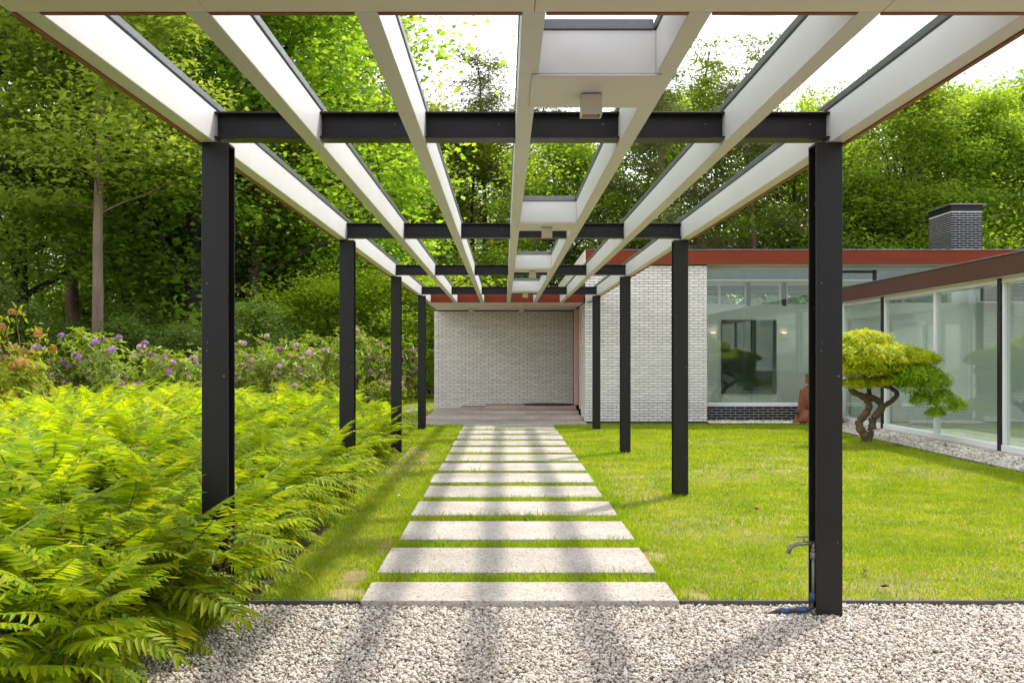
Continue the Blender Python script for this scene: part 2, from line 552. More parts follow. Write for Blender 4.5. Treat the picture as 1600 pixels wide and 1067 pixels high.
M['azalea'] = leaf_mat('azalea_leaf', [(0.1787, 0.2508, 0.0157), (0.275, 0.3168, 0.0209), (0.385, 0.3564, 0.0314)], (1.5, 1.4, 0.7), 0.45, objvar=0.1)
M['maple'] = leaf_mat('maple_leaf', [(0.30, 0.42, 0.012), (0.46, 0.53, 0.012), (0.62, 0.60, 0.014)], (1.4, 1.3, 0.6), 0.48, objvar=0.05, big=0.4, bigscale=3)
M['maple_shade'] = leaf_mat('maple_shade_leaf', [(0.1914, 0.3333, 0.0131), (0.2872, 0.4347, 0.0153), (0.4102, 0.5216, 0.0175)], (1.6, 1.6, 0.7), 0.45, objvar=0.05, big=0.3, bigscale=3)  # darker maple leaf colours stand in for shade on the lower crown
M['pink'] = leaf_mat('pink_petal', [(0.42, 0.11, 0.30), (0.55, 0.22, 0.44), (0.62, 0.36, 0.55)], (1.2, 0.9, 1.1), 0.35, objvar=0.3)
M['palepink'] = leaf_mat('pale_pink_petal', [(0.57, 0.342, 0.437), (0.627, 0.45, 0.494), (0.665, 0.54, 0.532)], (1.1, 1.0, 1.0), 0.35, objvar=0.15)
M['purple'] = leaf_mat('purple_petal', [(0.34, 0.14, 0.40), (0.46, 0.24, 0.50), (0.56, 0.36, 0.58)], (1.1, 0.9, 1.1), 0.35, objvar=0.2)
M['orange'] = leaf_mat('orange_petal', [(0.42, 0.15, 0.04), (0.52, 0.26, 0.08), (0.50, 0.36, 0.14)], (1.2, 1.0, 0.7), 0.35, objvar=0.2)


def grass_mat():
    m, t, out = new_mat('grass_blade')
    g = t.nodes.new('ShaderNodeNewGeometry')
    r = ramp_node(t, [(0.0, (0.11, 0.21, 0.006)), (0.35, (0.20, 0.31, 0.008)), (0.68, (0.31, 0.39, 0.010)), (1.0, (0.46, 0.44, 0.04))])
    nd = noise_node(t, 1.6, 6, rough=0.7)
    md = t.nodes.new('ShaderNodeMapRange')
    md.inputs['From Min'].default_value = 0.32
    md.inputs['From Max'].default_value = 0.68
    t.links.new(nd.outputs['Fac'], md.inputs['Value'])
    mg = t.nodes.new('ShaderNodeMix')
    mg.inputs['Factor'].default_value = 0.55
    t.links.new(g.outputs['Random Per Island'], mg.inputs['A'])
    t.links.new(md.outputs[0], mg.inputs['B'])
    t.links.new(mg.outputs['Result'], r.inputs['Fac'])
    n1 = noise_node(t, 0.55, 3)
    n2 = noise_node(t, 3.2, 5)
    ad = t.nodes.new('ShaderNodeMath'); ad.operation = 'MULTIPLY_ADD'
    ad.inputs[1].default_value = 0.6
    t.links.new(n2.outputs['Fac'], ad.inputs[0])
    m0 = t.nodes.new('ShaderNodeMath'); m0.operation = 'MULTIPLY'; m0.inputs[1].default_value = 0.55
    t.links.new(n1.outputs['Fac'], m0.inputs[0])
    t.links.new(m0.outputs[0], ad.inputs[2])
    dry = ramp_node(t, [(0.63, (0, 0, 0)), (0.86, (0.5, 0.5, 0.5))])
    t.links.new(ad.outputs[0], dry.inputs['Fac'])
    mx = t.nodes.new('ShaderNodeMix'); mx.data_type = 'RGBA'
    mx.inputs['B'].default_value = (0.40, 0.37, 0.09, 1)
    t.links.new(dry.outputs['Color'], mx.inputs['Factor'])
    t.links.new(r.outputs['Color'], mx.inputs['A'])
    p = t.nodes.new('ShaderNodeBsdfPrincipled')
    p.inputs['Roughness'].default_value = 0.5
    p.inputs['Specular IOR Level'].default_value = 0.2
    t.links.new(mx.outputs['Result'], p.inputs['Base Color'])
    tr = t.nodes.new('ShaderNodeBsdfTranslucent')
    mc = t.nodes.new('ShaderNodeVectorMath'); mc.operation = 'MULTIPLY'
    mc.inputs[1].default_value = (1.5, 1.45, 0.8)
    t.links.new(mx.outputs['Result'], mc.inputs[0]); t.links.new(mc.outputs[0], tr.inputs['Color'])
    mix = t.nodes.new('ShaderNodeMixShader'); mix.inputs['Fac'].default_value = 0.5
    t.links.new(p.outputs[0], mix.inputs[1]); t.links.new(tr.outputs[0], mix.inputs[2])
    t.links.new(mix.outputs[0], out.inputs['Surface'])
    return m


def pebble_mat():
    m, t, out = new_mat('pebble')
    g = t.nodes.new('ShaderNodeNewGeometry')
    r = ramp_node(t, [(0.0, (0.18, 0.14, 0.10)), (0.10, (0.32, 0.255, 0.195)), (0.28, (0.46, 0.40, 0.33)), (0.62, (0.56, 0.50, 0.43)), (1.0, (0.70, 0.66, 0.595))])
    t.links.new(g.outputs['Random Per Island'], r.inputs['Fac'])
    p = t.nodes.new('ShaderNodeBsdfPrincipled')
    p.inputs['Roughness'].default_value = 0.6
    p.inputs['Specular IOR Level'].default_value = 0.3
    n = noise_node(t, 90, 3)
    mr = t.nodes.new('ShaderNodeMapRange'); mr.inputs['To Min'].default_value = 0.8; mr.inputs['To Max'].default_value = 1.15
    t.links.new(n.outputs['Fac'], mr.inputs['Value'])
    vm = t.nodes.new('ShaderNodeVectorMath'); vm.operation = 'SCALE'
    t.links.new(r.outputs['Color'], vm.inputs[0]); t.links.new(mr.outputs[0], vm.inputs['Scale'])
    t.links.new(vm.outputs[0], p.inputs['Base Color'])
    t.links.new(p.outputs[0], out.inputs['Surface'])
    return m


M['grass'] = grass_mat()
M['pebble'] = pebble_mat()
M['soil'] = simple('soil', (0.060, 0.042, 0.026), 0.95, 0.4, 2.5, 0.9, 30)
M['forest_floor'] = simple('forest_floor', (0.040, 0.036, 0.020), 0.95, 0.5, 0.8, 0.9, 12)
M['lawn_base'] = simple('lawn_base', (0.24, 0.19, 0.065), 0.95, 0.4, 3.0, 0.9, 40)
M['gravel_base'] = simple('gravel_base', (0.22, 0.185, 0.15), 0.95, 0.3, 25, 0.9, 60)


# ------------------------------------------------------------------ ground sheets
def sheet(name, x0, x1, y0, y1, z, mat, kind='structure', parent=None, nx=1, ny=1):
    xs = np.linspace(x0, x1, nx + 1); ys = np.linspace(y0, y1, ny + 1)
    V = np.array([(x, y, z) for y in ys for x in xs])
    F = np.array([[j * (nx + 1) + i, j * (nx + 1) + i + 1, (j + 1) * (nx + 1) + i + 1, (j + 1) * (nx + 1) + i] for j in range(ny) for i in range(nx)])
    o = link(name, np_mesh(name, V, F, mat), parent)
    o['kind'] = kind
    return o


LAWN_Y0, LAWN_Y1, LAWN_X1 = 5.68, 20.42, 6.05
PATH_X0, PATH_X1 = -0.78, 0.96
sheet('ground', -400, 400, -60, 900, -0.08, M['forest_floor'])
sheet('gravel_bed', -1.9, 9.5, -4.0, 5.62, -0.045, M['gravel_base'])
sheet('planting_bed', -9.5, -1.42, 1.5, 17.2, -0.03, M['soil'])
sheet('lawn', -1.40, LAWN_X1, LAWN_Y0 + 0.02, LAWN_Y1, -0.012, M['lawn_base'])
sheet('back_lawn', -9.0, -1.75, 17.25, 37.0, -0.02, M['lawn_base'])
sheet('gravel_strip', 6.10, 7.08, 4.2, 21.75, -0.04, M['gravel_base'])
sheet('gravel_strip', 4.25, 6.09, 20.50, 21.72, -0.04, M['gravel_base'])

# lawn edging strips
def edging(x0, x1, y0, y1, z1, label):
    o = MB().box(x0, x1, y0, y1, -0.075, z1, 0.003).build('lawn_edging', M['edging'])
    tag(o, label, 'edging', 'dark edging strips round the lawn')
edging(-1.46, -0.80, 5.635, 5.655, 0.008, 'dark edging strip left of the path between lawn and gravel')
edging(0.98, 9.4, 5.635, 5.655, 0.008, 'dark edging strip right of the path between lawn and gravel')
edging(6.055, 6.095, 5.70, 20.42, 0.012, 'long dark edging strip between lawn and the pebbles along the glass wing')
edging(1.66, 6.095, 20.43, 20.48, 0.02, 'dark edging strip at the back of the lawn in front of the house')

# stepping path
path = empty('stepping_path', (0, 0, 0), kind='structure')
slab_rects = [(5.58, 6.04)] + [(6.31 + 1.13 * k, 6.31 + 1.13 * k + 0.83) for k in range(12)] + [(19.72, 20.16)]
rs = random.Random(3)
for i, (a, b) in enumerate(slab_rects):
    j = [rs.uniform(-0.012, 0.012) for _ in range(4)]
    mb = MB().box(PATH_X0 + j[0], PATH_X1 + j[1], a + j[2] * 0.6, b + j[3] * 0.6, -0.075, 0.022 + rs.uniform(-0.003, 0.003), 0.006, 2)
    mb.build('slab', M['aggregate'], path)
# little path of thin slabs leading back past the entrance
bpath = empty('garden_path', (0, 0, 0), kind='structure')
for k in range(6):
    y = 25.2 + k * 0.85
    MB().box(-2.85 + 0.05 * k, -1.95 + 0.02 * k, y, y + 0.42, -0.06, 0.015, 0.006).build('slab', M['aggregate'], bpath)


# ------------------------------------------------------------------ gravel and grass
def ico():
    p = (1 + 5 ** 0.5) / 2
    V = np.array([(-1, p, 0), (1, p, 0), (-1, -p, 0), (1, -p, 0), (0, -1, p), (0, 1, p), (0, -1, -p), (0, 1, -p), (p, 0, -1), (p, 0, 1), (-p, 0, -1), (-p, 0, 1)], float)
    V /= np.linalg.norm(V[0])
    F = np.array([(0, 11, 5), (0, 5, 1), (0, 1, 7), (0, 7, 10), (0, 10, 11), (1, 5, 9), (5, 11, 4), (11, 10, 2), (10, 7, 6), (7, 1, 8),
                  (3, 9, 4), (3, 4, 2), (3, 2, 6), (3, 6, 8), (3, 8, 9), (4, 9, 5), (2, 4, 11), (6, 2, 10), (8, 6, 7), (9, 8, 1)])
    return V, F


def rand_rot(n):
    q = rng.normal(size=(n, 4)); q /= np.linalg.norm(q, axis=1, keepdims=True)
    w, x, y, z = q.T
    return np.stack([np.stack([1 - 2 * (y * y + z * z), 2 * (x * y - z * w), 2 * (x * z + y * w)], -1),
                     np.stack([2 * (x * y + z * w), 1 - 2 * (x * x + z * z), 2 * (y * z - x * w)], -1),
                     np.stack([2 * (x * z - y * w), 2 * (y * z + x * w), 1 - 2 * (x * x + y * y)], -1)], 1)


def pebbles(name, rects, dens, size, zbase, label):
    Vi, Fi = ico()
    Fi = Fi[np.argsort(Vi[Fi].mean(1)[:, 2])[4:]]          # the hidden underside is left open
    P = []
    for x0, x1, y0, y1, k in rects:
        n = int((x1 - x0) * (y1 - y0) * dens * k)
        P.append(np.stack([rng.uniform(x0, x1, n), rng.uniform(y0, y1, n)], -1))
    P = np.concatenate(P)
    n = len(P)
    sc = size * np.exp(rng.normal(0, 0.25, n))[:, None] * np.stack([np.ones(n), rng.uniform(0.6, 0.95, n), rng.uniform(0.45, 0.75, n)], -1)
    jit = 1 + rng.normal(0, 0.11, (n, 12, 1))
    V = Vi[None] * jit * sc[:, None]
    # mostly lying flat: rotate about z, then a small tilt
    a = rng.uniform(0, 2 * np.pi, n); tx = rng.normal(0, 0.45, n); ty = rng.normal(0, 0.45, n)
    ca, sa = np.cos(a), np.sin(a)
    x, y, z = V[..., 0], V[..., 1], V[..., 2]
    x, z = x * np.cos(ty)[:, None] + z * np.sin(ty)[:, None], -x * np.sin(ty)[:, None] + z * np.cos(ty)[:, None]
    y, z = y * np.cos(tx)[:, None] - z * np.sin(tx)[:, None], y * np.sin(tx)[:, None] + z * np.cos(tx)[:, None]
    x, y = x * ca[:, None] - y * sa[:, None], x * sa[:, None] + y * ca[:, None]
    wav = 0.006 * np.sin(P[:, 0] * 5.1 + 1) * np.sin(P[:, 1] * 6.3)
    zc = zbase + wav + rng.uniform(-0.006, 0.012, n)
    V = np.stack([x + P[:, :1], y + P[:, 1:], z + zc[:, None]], -1).reshape(-1, 3)
    F = (Fi[None] + (np.arange(n) * 12)[:, None, None]).reshape(-1, 3)
    o = link(name, np_mesh(name, V, F, M['pebble'], True))
    tag(o, label, 'gravel', kind='stuff')
    return n


pebbles('gravel', [(-1.75, 2.95, 4.05, 5.63, 1.0), (-1.55, 3.4, 3.0, 4.05, 0.22), (2.95, 5.0, 4.0, 5.63, 0.25), (-2.4, -1.75, 3.8, 4.8, 0.4)], 9000, 0.0088, -0.021, 'white and grey pebbles covering the foreground')
pebbles('gravel', [(6.10, 7.07, 12.5, 21.7, 1.0), (6.10, 7.07, 6.0, 12.5, 0.3), (4.28, 6.08, 20.52, 21.7, 0.8)], 1100, 0.024, -0.022, 'pale pebble strip along the glass wing and the window')


def hnoise(x, y, seed=0):
    """cheap smooth value noise for placing plants"""
    r = np.random.default_rng(seed)
    s = np.zeros_like(x)
    for k in range(7):
        f = r.uniform(0.5, 2.6); a = r.uniform(0, 6.28); ph = r.uniform(0, 6.28)
        s += np.sin((x * np.cos(a) + y * np.sin(a)) * f + ph)
    return s / 7


def lawn_mask(x, y):
    ok = np.ones_like(x, bool)
    inpath = (x > PATH_X0 + 0.0) & (x < PATH_X1 - 0.0)
    for a, b in slab_rects:
        ok &= ~(inpath & (y > a - 0.004) & (y < b + 0.004))
    # worn soil by the slab ends near the gravel
    for cx, cy, rx, ry in ((-0.88, 5.85, 0.16, 0.16), (1.05, 5.82, 0.13, 0.14), (-0.9, 6.3, 0.11, 0.25), (1.02, 6.9, 0.08, 0.3), (-0.84, 7.3, 0.07, 0.3), (3.3, 5.85, 0.22, 0.1)):
        d = ((x - cx) / rx) ** 2 + ((y - cy) / ry) ** 2 + 0.9 * hnoise(x * 9, y * 9, 12)
        ok &= ~(rng.uniform(size=x.shape) < np.clip(1.35 - d, 0, 0.93))
    for cx, cy, rx, ry, a in ((2.6, 11.6, 1.3, .8, .55), (3.4, 12.6, 1.0, .6, .5), (-1.25, 13.0, .35, 2.2, .75), (1.35, 11.0, .35, 1.6, .5), (4.6, 11.6, .9, .5, .5), (4.0, 5.95, .8, .22, .6), (5.0, 15.4, .8, .5, .5), (2.2, 8.6, .7, .35, .35)):
        d = ((x - cx) / rx) ** 2 + ((y - cy) / ry) ** 2 + 1.3 * hnoise(x * 4, y * 4, 13) + 0.9 * hnoise(x * 14, y * 14, 14)
        ok &= ~(rng.uniform(size=x.shape) < np.clip((1.15 - d) * a, 0, a))
    return ok


def grass(name, regions, label, mask=None):
    Vs, Fs, off = [], [], 0
    for x0, x1, y0, y1, dens, h, w in regions:
        n = int((x1 - x0) * (y1 - y0) * dens)
        x = rng.uniform(x0, x1, n); y = rng.uniform(y0, y1, n)
        if mask is not None:
            k = mask(x, y); x, y = x[k], y[k]
        # thinner where the turf is dry
        d = hnoise(x * 1.3, y * 1.3, 5) + 0.5 * hnoise(x * 5, y * 5, 6)
        k = rng.uniform(size=len(x)) < np.clip(1.0 - 1.0 * np.clip(d - 0.2, 0, 1), 0.5, 1)
        x, y = x[k], y[k]
        n = len(x)
        hh = h * np.exp(rng.normal(0, 0.28, n)) * (1 + 0.35 * hnoise(x * 3, y * 3, 8))
        ww = w * rng.uniform(0.7, 1.3, n)
        a = rng.uniform(0, 2 * np.pi, n)
        lean = rng.uniform(0.1, 0.9, n) * hh
        la = a + rng.normal(np.pi / 2, 0.6, n)
        z0 = -0.012
        dx, dy = np.cos(a) * ww / 2, np.sin(a) * ww / 2
        lx, ly = np.cos(la) * lean, np.sin(la) * lean
        b0 = np.stack([x - dx, y - dy, np.full(n, z0)], -1)
        b1 = np.stack([x + dx, y + dy, np.full(n, z0)], -1)
        m0 = np.stack([x - dx * .8 + lx * .35, y - dy * .8 + ly * .35, z0 + hh * .6], -1)
        m1 = np.stack([x + dx * .8 + lx * .35, y + dy * .8 + ly * .35, z0 + hh * .6], -1)
        tp = np.stack([x + lx, y + ly, z0 + hh * 0.95], -1)
        Vs.append(np.stack([b0, b1, m1, m0, tp], 1).reshape(-1, 3))
        i = np.arange(n)[:, None] * 5 + off
        Fs.append((i + np.array([[0, 1, 2]]), i + np.array([[0, 2, 3]]), i + np.array([[3, 2, 4]])))
        off += n * 5
    V = np.concatenate(Vs)
    F = np.concatenate([np.concatenate(f) for f in Fs])
    o = link(name, np_mesh(name, V, F, M['grass'], False))
    tag(o, label, 'grass', kind='stuff')


grass('grass', [(-1.40, 3.6, 5.67, 8.2, 9500, 0.023, 0.0042), (3.6, 6.05, 5.67, 8.2, 4600, 0.024, 0.0055),
                (-1.6, 6.05, 8.2, 12.0, 4600, 0.025, 0.0065), (-1.9, 6.05, 12.0, 20.42, 2200, 0.027, 0.010),
                (-0.86, -0.765, 5.68, 12, 4500, 0.045, 0.005), (0.945, 1.04, 5.68, 12, 4500, 0.055, 0.005),
                (PATH_X0, PATH_X1, 6.0, 9.8, 4600, 0.052, 0.005), (PATH_X0, PATH_X1, 9.8, 19.7, 1800, 0.042, 0.009)],
      'short bright green mown grass with drier straw patches', lawn_mask)
grass('grass', [(-8.0, -1.75, 17.3, 36.5, 420, 0.05, 0.022)], 'grass on the lawn behind the shrub bed')

# a few fallen leaves
for i, (px, py, m, lb) in enumerate([(1183, 799, 'leaf_dead', 'small dark fallen leaf on the open grass, left one of the dark leaves'),
                                     (1352, 897, 'leaf_dead', 'dark fallen leaf on the grass right of the nearest right post'),
                                     (1380, 922, 'leaf_dead', 'curled dark leaf lying nearest the gravel right of the post'),
                                     (624, 778, 'leaf_pale', 'pale fallen leaf on the grass left of the path')]):
    d = CAM_H * F_PX / (py - VPY)
    x = px_x(px, d)
    s = 0.035
    V = np.array([(-s, 0, 0), (-s * .3, s * .55, .008), (s * .5, s * .45, .003), (s, 0, .012), (s * .4, -s * .5, .006), (-s * .4, -s * .55, .014), (0, 0, -.006)])
    F = np.array([(0, 6, 1), (1, 6, 2), (2, 6, 3), (3, 6, 4), (4, 6, 5), (5, 6, 0)])
    o = link('fallen_leaf', np_mesh('fallen_leaf', V, F, M[m]), None, (x, d, 0.024), (0.2, 0.15, i * 1.3))
    tag(o, lb, 'leaf', 'fallen leaves on the lawn')

# ------------------------------------------------------------------ pergola
B0, BAY = 5.401, 4.52
CX = [-1.535, 1.727]
RAFT = [-1.577, -1.017, -0.457, 0.100, 0.652, 1.212, 1.770]
RW = 0.0385
Z_R0, Z_R1, Z_CAP = 2.496, 2.672, 2.716
Z_B0, Z_B1 = 2.518, 2.658
pergola = empty('pergola', (0.097, 12, 0), 'long pergola of black steel posts and white beams over the slab path', 'pergola')
PO = Vector((0.097, 12, 0))


def prt(mb, name, mat, parent=pergola):
    o = mb.build(name, mat, parent)
    if parent is pergola: o.location = -PO
    return o


def heb_column(z0, z1):
    mb = MB()
    w, f = 0.070, 0.012
    mb.box(-w, w, 0, f, z0, z1, 0.002)
    mb.box(-w, w, 0.140 - f, 0.140, z0, z1, 0.002)
    mb.box(-0.004, 0.004, f, 0.140 - f, z0, z1)
    mb.box(-w, w, 0.0125, 0.1275, z1 - 0.012, z1 - 0.0005)
    return mb
col_me = heb_column(-0.07, Z_R0 - 0.002).mesh('column', M['black_steel'])
for r in range(5):
    y = B0 + (r - 1) * BAY
    for cx in CX:
        link('column', col_me, pergola, Vector((cx, y, 0)) - PO)


def heb_beam(length):
    mb = MB()
    w, f = 0.070, 0.010
    mb.box(0, length, 0, 0.140, Z_B0, Z_B0 + f, 0.002)
    mb.box(0, length, 0, 0.140, Z_B1 - f, Z_B1, 0.002)
    mb.box(0, length, 0.066, 0.074, Z_B0 + f, Z_B1 - f)
    return mb
seg_me = []
for a, b in zip(RAFT, RAFT[1:]):
    seg_me.append((a + RW, heb_beam(b - a - 2 * RW).mesh('cross_beam', M['black_steel'])))
for r in range(1, 5):
    y = B0 + (r - 1) * BAY
    for x, me in seg_me:
        link('cross_beam', me, pergola, Vector((x, y, 0)) - PO)

Y_R0, Y_R1 = 3.366, 21.40
for i, x in enumerate(RAFT):
    raft = prt(MB().box(x - RW, x + RW, Y_R0, Y_R1, Z_R0, Z_R1, 0.003), 'rafter', M['white'])
    prt(MB().box(x - RW - 0.005, x + RW + 0.005, Y_R0 + 0.002, Y_R1 - 0.002, Z_R1 + 0.008, Z_CAP, 0.003)
        .box(x - RW + 0.004, x + RW - 0.004, Y_R0 + 0.004, Y_R1 - 0.004, Z_R1 + 0.001, Z_R1 + 0.008), 'cap', M['cap_metal'], raft)
for s, x in ((-1, RAFT[0] - RW), (1, RAFT[-1] + RW)):
    xa, xb = sorted((x + s * 0.0005, x + s * 0.020))
    prt(MB().box(xa, xb, Y_R0, Y_R1, Z_R0 - 0.008, Z_R1 - 0.002, 0.002), 'fascia_board', M['rust_edge'])

# boxed housings between the two middle rafters carry the lamps
for k in range(4):
    y0 = 4.10 + k * BAY
    x0, x1 = RAFT[3] + RW, RAFT[4] - RW
    h = prt(MB().box(x0 + .001, x1 - .001, y0, y0 + 0.022, Z_R0 + 0.001, Z_R1, 0.002), 'lamp_housing', M['white'])
    prt(MB().box(x0 + .001, x1 - .001, y0 + 0.498, y0 + 0.52, Z_R0 + 0.001, Z_R1, 0.002), 'back_board', M['white'], h)
    prt(MB().box(x0 - 0.026, x1 + 0.026, y0 - 0.003, y0 + 0.523, Z_R0 - 0.010, Z_R0 - 0.001, 0.002), 'bottom_plate', M['white'], h)
    prt(MB().box(x0 + 0.0125, x1 - 0.0125, y0 - 0.012, y0 + 0.532, Z_R1 + 0.001, Z_CAP - 0.002, 0.002), 'cap', M['cap_metal'], h)


def cube_lamp(x, y, ztop, label, group, s=0.045, hgt=0.09):
    root = empty('ceiling_lamp', (x, y, ztop), label, 'lamp', group)
    mb = MB()
    t = 0.006
    mb.box(-s, s, -s, -s + t, -hgt, -0.004, 0.001).box(-s, s, s - t, s, -hgt, -0.004, 0.001)
    mb.box(-s, -s + t, -s + t, s - t, -hgt, -0.004).box(s - t, s, -s + t, s - t, -hgt, -0.004)
    mb.build('lamp_shade', M['lamp_white'], root)
    MB().box(-s + t, s - t, -s + t, s - t, -0.05, -0.03).build('reflector', M['lamp_dark'], root)
    MB().box(-s + 0.012, s - 0.012, -s + 0.012, s - 0.012, -0.0045, 0.0).build('mounting_plate', M['lamp_dark'], root)


ords = ['nearest', 'second', 'third', 'farthest']
for k in range(4):
    cube_lamp(0.376, 4.40 + k * BAY, Z_R0 - 0.0105, '%s white cube downlight under the boxed middle of the pergola' % ords[k], 'white cube lamps of the pergola')

# canopy of the near building: only its edge reaches into the picture
canopy = empty('canopy_roof', (0.097, 1.0, 2.5), 'flat cream panelled canopy at the top edge above the camera', 'canopy')
CO = Vector((0.097, 1.0, 2.5))
xe = [RAFT[0] - RW - 0.018] + [RAFT[1] + RW, RAFT[3] - 0.0, RAFT[5] + RW] + [RAFT[6] + RW + 0.018]
for a, b in zip(xe, xe[1:]):
    MB().box(a + 0.0012, b - 0.0012, -3.0, Y_R0 - 0.001, Z_R0, Z_R0 + 0.02, 0.001).build('soffit_panel', M['soffit'], canopy).location = -CO
MB().box(xe[0], xe[-1], -3.0, Y_R0 - 0.002, Z_R0 + 0.021, Z_CAP).build('roof', M['cap_metal'], canopy).location = -CO
for a, b in zip(RAFT, RAFT[1:]):
    MB().box(a + RW + .001, b - RW - .001, Y_R0 + 0.0005, Y_R0 + 0.022, Z_R0 - 0.004, Z_CAP + 0.004, 0.001).build('fascia', M['rust_edge'], canopy).location = -CO

# garden tap on the nearest right post
tap = empty('garden_tap', (1.66, 5.47, 0), 'brass garden tap on a black water pipe fixed to the near right post', 'tap')
TO = Vector((1.66, 5.47, 0))
def tp(mb, name, mat):
    o = mb.build(name, mat, tap); o.location = -TO
tx, ty = 1.652, 5.43
tp(MB().tube([(tx, ty, 0.05), (tx, ty, 0.33)], 0.010, 8), 'riser_pipe', M['pipe_grey'])
tp(MB().tube([(tx, ty, 0.28), (tx, ty, 0.315)], [0.017, 0.019], 8).tube([(tx, ty, 0.315), (tx, ty, 0.335)], [0.014, 0.012], 8), 'coupling', M['pipe_grey'])
tp(MB().tube([(tx + .01, ty, 0.365), (tx - 0.09, ty - .005, 0.362), (tx - 0.125, ty - .008, 0.345), (tx - 0.14, ty - .01, 0.31)], [0.010, 0.012, 0.012, 0.013], 8)
   .tube([(tx - 0.05, ty, 0.36), (tx - 0.052, ty, 0.395)], 0.006, 6).tube([(tx, ty, .33), (tx, ty, .37)], 0.011, 8), 'spout', M['brass'])
tp(MB().box(tx - 0.095, tx - 0.03, ty - 0.006, ty + 0.006, 0.393, 0.402, 0.002), 'handle', M['brass'])
tp(MB().tube([(tx - 0.005, ty, 0.075), (tx - 0.005, ty, 0.025), (tx - 0.03, ty - .003, 0.012), (tx - 0.19, ty - 0.02, 0.008), (tx - 0.24, ty - 0.025, -0.015)], 0.015, 8), 'ground_pipe', M['pipe_black'])
for (a, b) in (((tx - .003, ty, .10), (tx - .003, ty, .05)), ((tx - 0.04, ty - .004, .012), (tx - 0.095, ty - .009, .011)), ((tx - 0.135, ty - .014, .010), (tx - 0.185, ty - .019, .008))):
    mid = Vector(a).lerp(Vector(b), 0.5)
    tp(MB().tube([a, Vector(a).lerp(Vector(b), 0.2), mid, b], [0.015, 0.019, 0.019, 0.016], 8), 'fitting', M['fitting_blue'])

# ------------------------------------------------------------------ the house
house = empty('house', (4, 21.3, 0), 'low modernist house of white glazed brick with red roof edge and glass wing', 'house')
HO = Vector((4, 21.3, 0))


def hp(mb, name, mat, parent=None):
    o = mb.build(name, mat, parent or house)
    if parent is None: o.location = -HO
    return o


def brick_mesh(length, h, depth, mat, name='brick'):
    return MB().box(-length / 2, length / 2, -depth, 0.0, -h / 2, h / 2, 0.003).mesh(name, mat)


def brick_face(parent, u0, u1, z0, z1, to_world, pitch, course, jv, jh, mat, n_parts, white=True, prio=None, name='brick'):
    """courses of bricks on one face. to_world(u, out, z) -> (x,y,z) local to the parent; bricks stand proud of the wall core"""
    full = brick_mesh(pitch - jv, course - jh, 0.012, mat)
    items = []
    nc = int(round((z1 - z0) / course))
    for c in range(nc):
        zc = z0 + (c + 0.5) * course
        if zc + course * 0.45 > z1 + 0.002: break
        off = 0.0 if c % 2 == 0 else pitch / 2
        u = u0 - off
        while u < u1 - 0.01:
            a, b = max(u, u0), min(u + pitch, u1)
            if b - a > 0.03: items.append((a + jv / 2, b - jv / 2, zc))
            u += pitch
    if prio: items.sort(key=prio)
    pa, pb = to_world(0, 0, 0), to_world(0, 1, 0)
    rotz = math.atan2(pb[0] - pa[0], -(pb[1] - pa[1]))
    Vs, Fs, k = [], [], 0
    for i, (a, b, zc) in enumerate(items):
        out = random.uniform(-0.0015, 0.0025)
        if i < n_parts:
            o = link(name, full, parent, to_world((a + b) / 2, out, zc + random.uniform(-.0008, .0008)), (0, random.uniform(-.003, .003), rotz))
            o.scale = ((b - a) / (pitch - jv), 1, 1)
        else:
            hb = (course - jh) / 2
            tilt = random.uniform(-0.0012, 0.0012)
            q = [(a, 0, zc - hb), (b, 0, zc - hb + tilt), (b, 0, zc + hb + tilt), (a, 0, zc + hb)]
            e = 0.003
            fr = [(a + e, out + 0.012, zc - hb + e), (b - e, out + 0.012, zc - hb + e + tilt), (b - e, out + 0.012, zc + hb - e + tilt), (a + e, out + 0.012, zc + hb - e)]
            Vs += [to_world(u, w - 0.004, z) for u, w, z in q] + [to_world(u, w, z) for u, w, z in fr]
            Fs += [(k + 4, k + 5, k + 6, k + 7), (k, k + 1, k + 5, k + 4), (k + 1, k + 2, k + 6, k + 5), (k + 2, k + 3, k + 7, k + 6), (k + 3, k, k + 4, k + 7)]
            k += 8
    if Vs:
        o = link('bricks', np_mesh('bricks', Vs, np.array(Fs), mat), parent)
        o['kind'] = 'stuff'


PITCH, COURSE = 0.19, 0.0552
WY = 21.30          # front face of the white front wall
WX0, WX1 = 1.70, 4.253
# front wall
fw = hp(MB().box(WX0 + 0.012, WX1, WY + 0.012, WY + 0.34, -0.05, 3.285), 'front_wall', M['dark_mortar'])
# wall core meshes carry world coordinates with the part moved by -HO, so bricks use world coordinates too
brick_face(fw, WX0, WX1, 0.0, 3.285, lambda u, o, z: (u, WY + 0.012 - o, z), PITCH, COURSE, 0.006, 0.0085, M['white_brick'], 300,
           prio=lambda t: abs(t[2] - 1.0))
# return wall at the entrance recess, facing left, with the door
rw = hp(MB().box(WX0 + 0.0125, WX0 + 0.30, WY + 0.3405, 22.55, -0.05, 3.28), 'return_wall', M['dark_mortar'])
brick_face(rw, WY + 0.0, 22.55, 0.0, 2.49, lambda u, o, z: (WX0 + 0.0125 - o, u, z), PITCH, COURSE, 0.006, 0.0085, M['white_brick'], 0)
rw2 = hp(MB().box(WX0 + 0.0125, WX0 + 0.30, 24.35, 25.0, -0.05, 3.28), 'return_wall', M['dark_mortar'])
# back wall of the entrance
EY = 25.0
ew = hp(MB().box(-1.70, 1.98, EY + 0.012, EY + 0.3, -0.05, 2.62), 'entrance_wall', M['dark_mortar'])
brick_face(ew, -1.706, 1.70, 0.04, 2.49, lambda u, o, z: (u, EY + 0.012 - o, z), PITCH, COURSE, 0.006, 0.0095, M['white_brick'], 0)
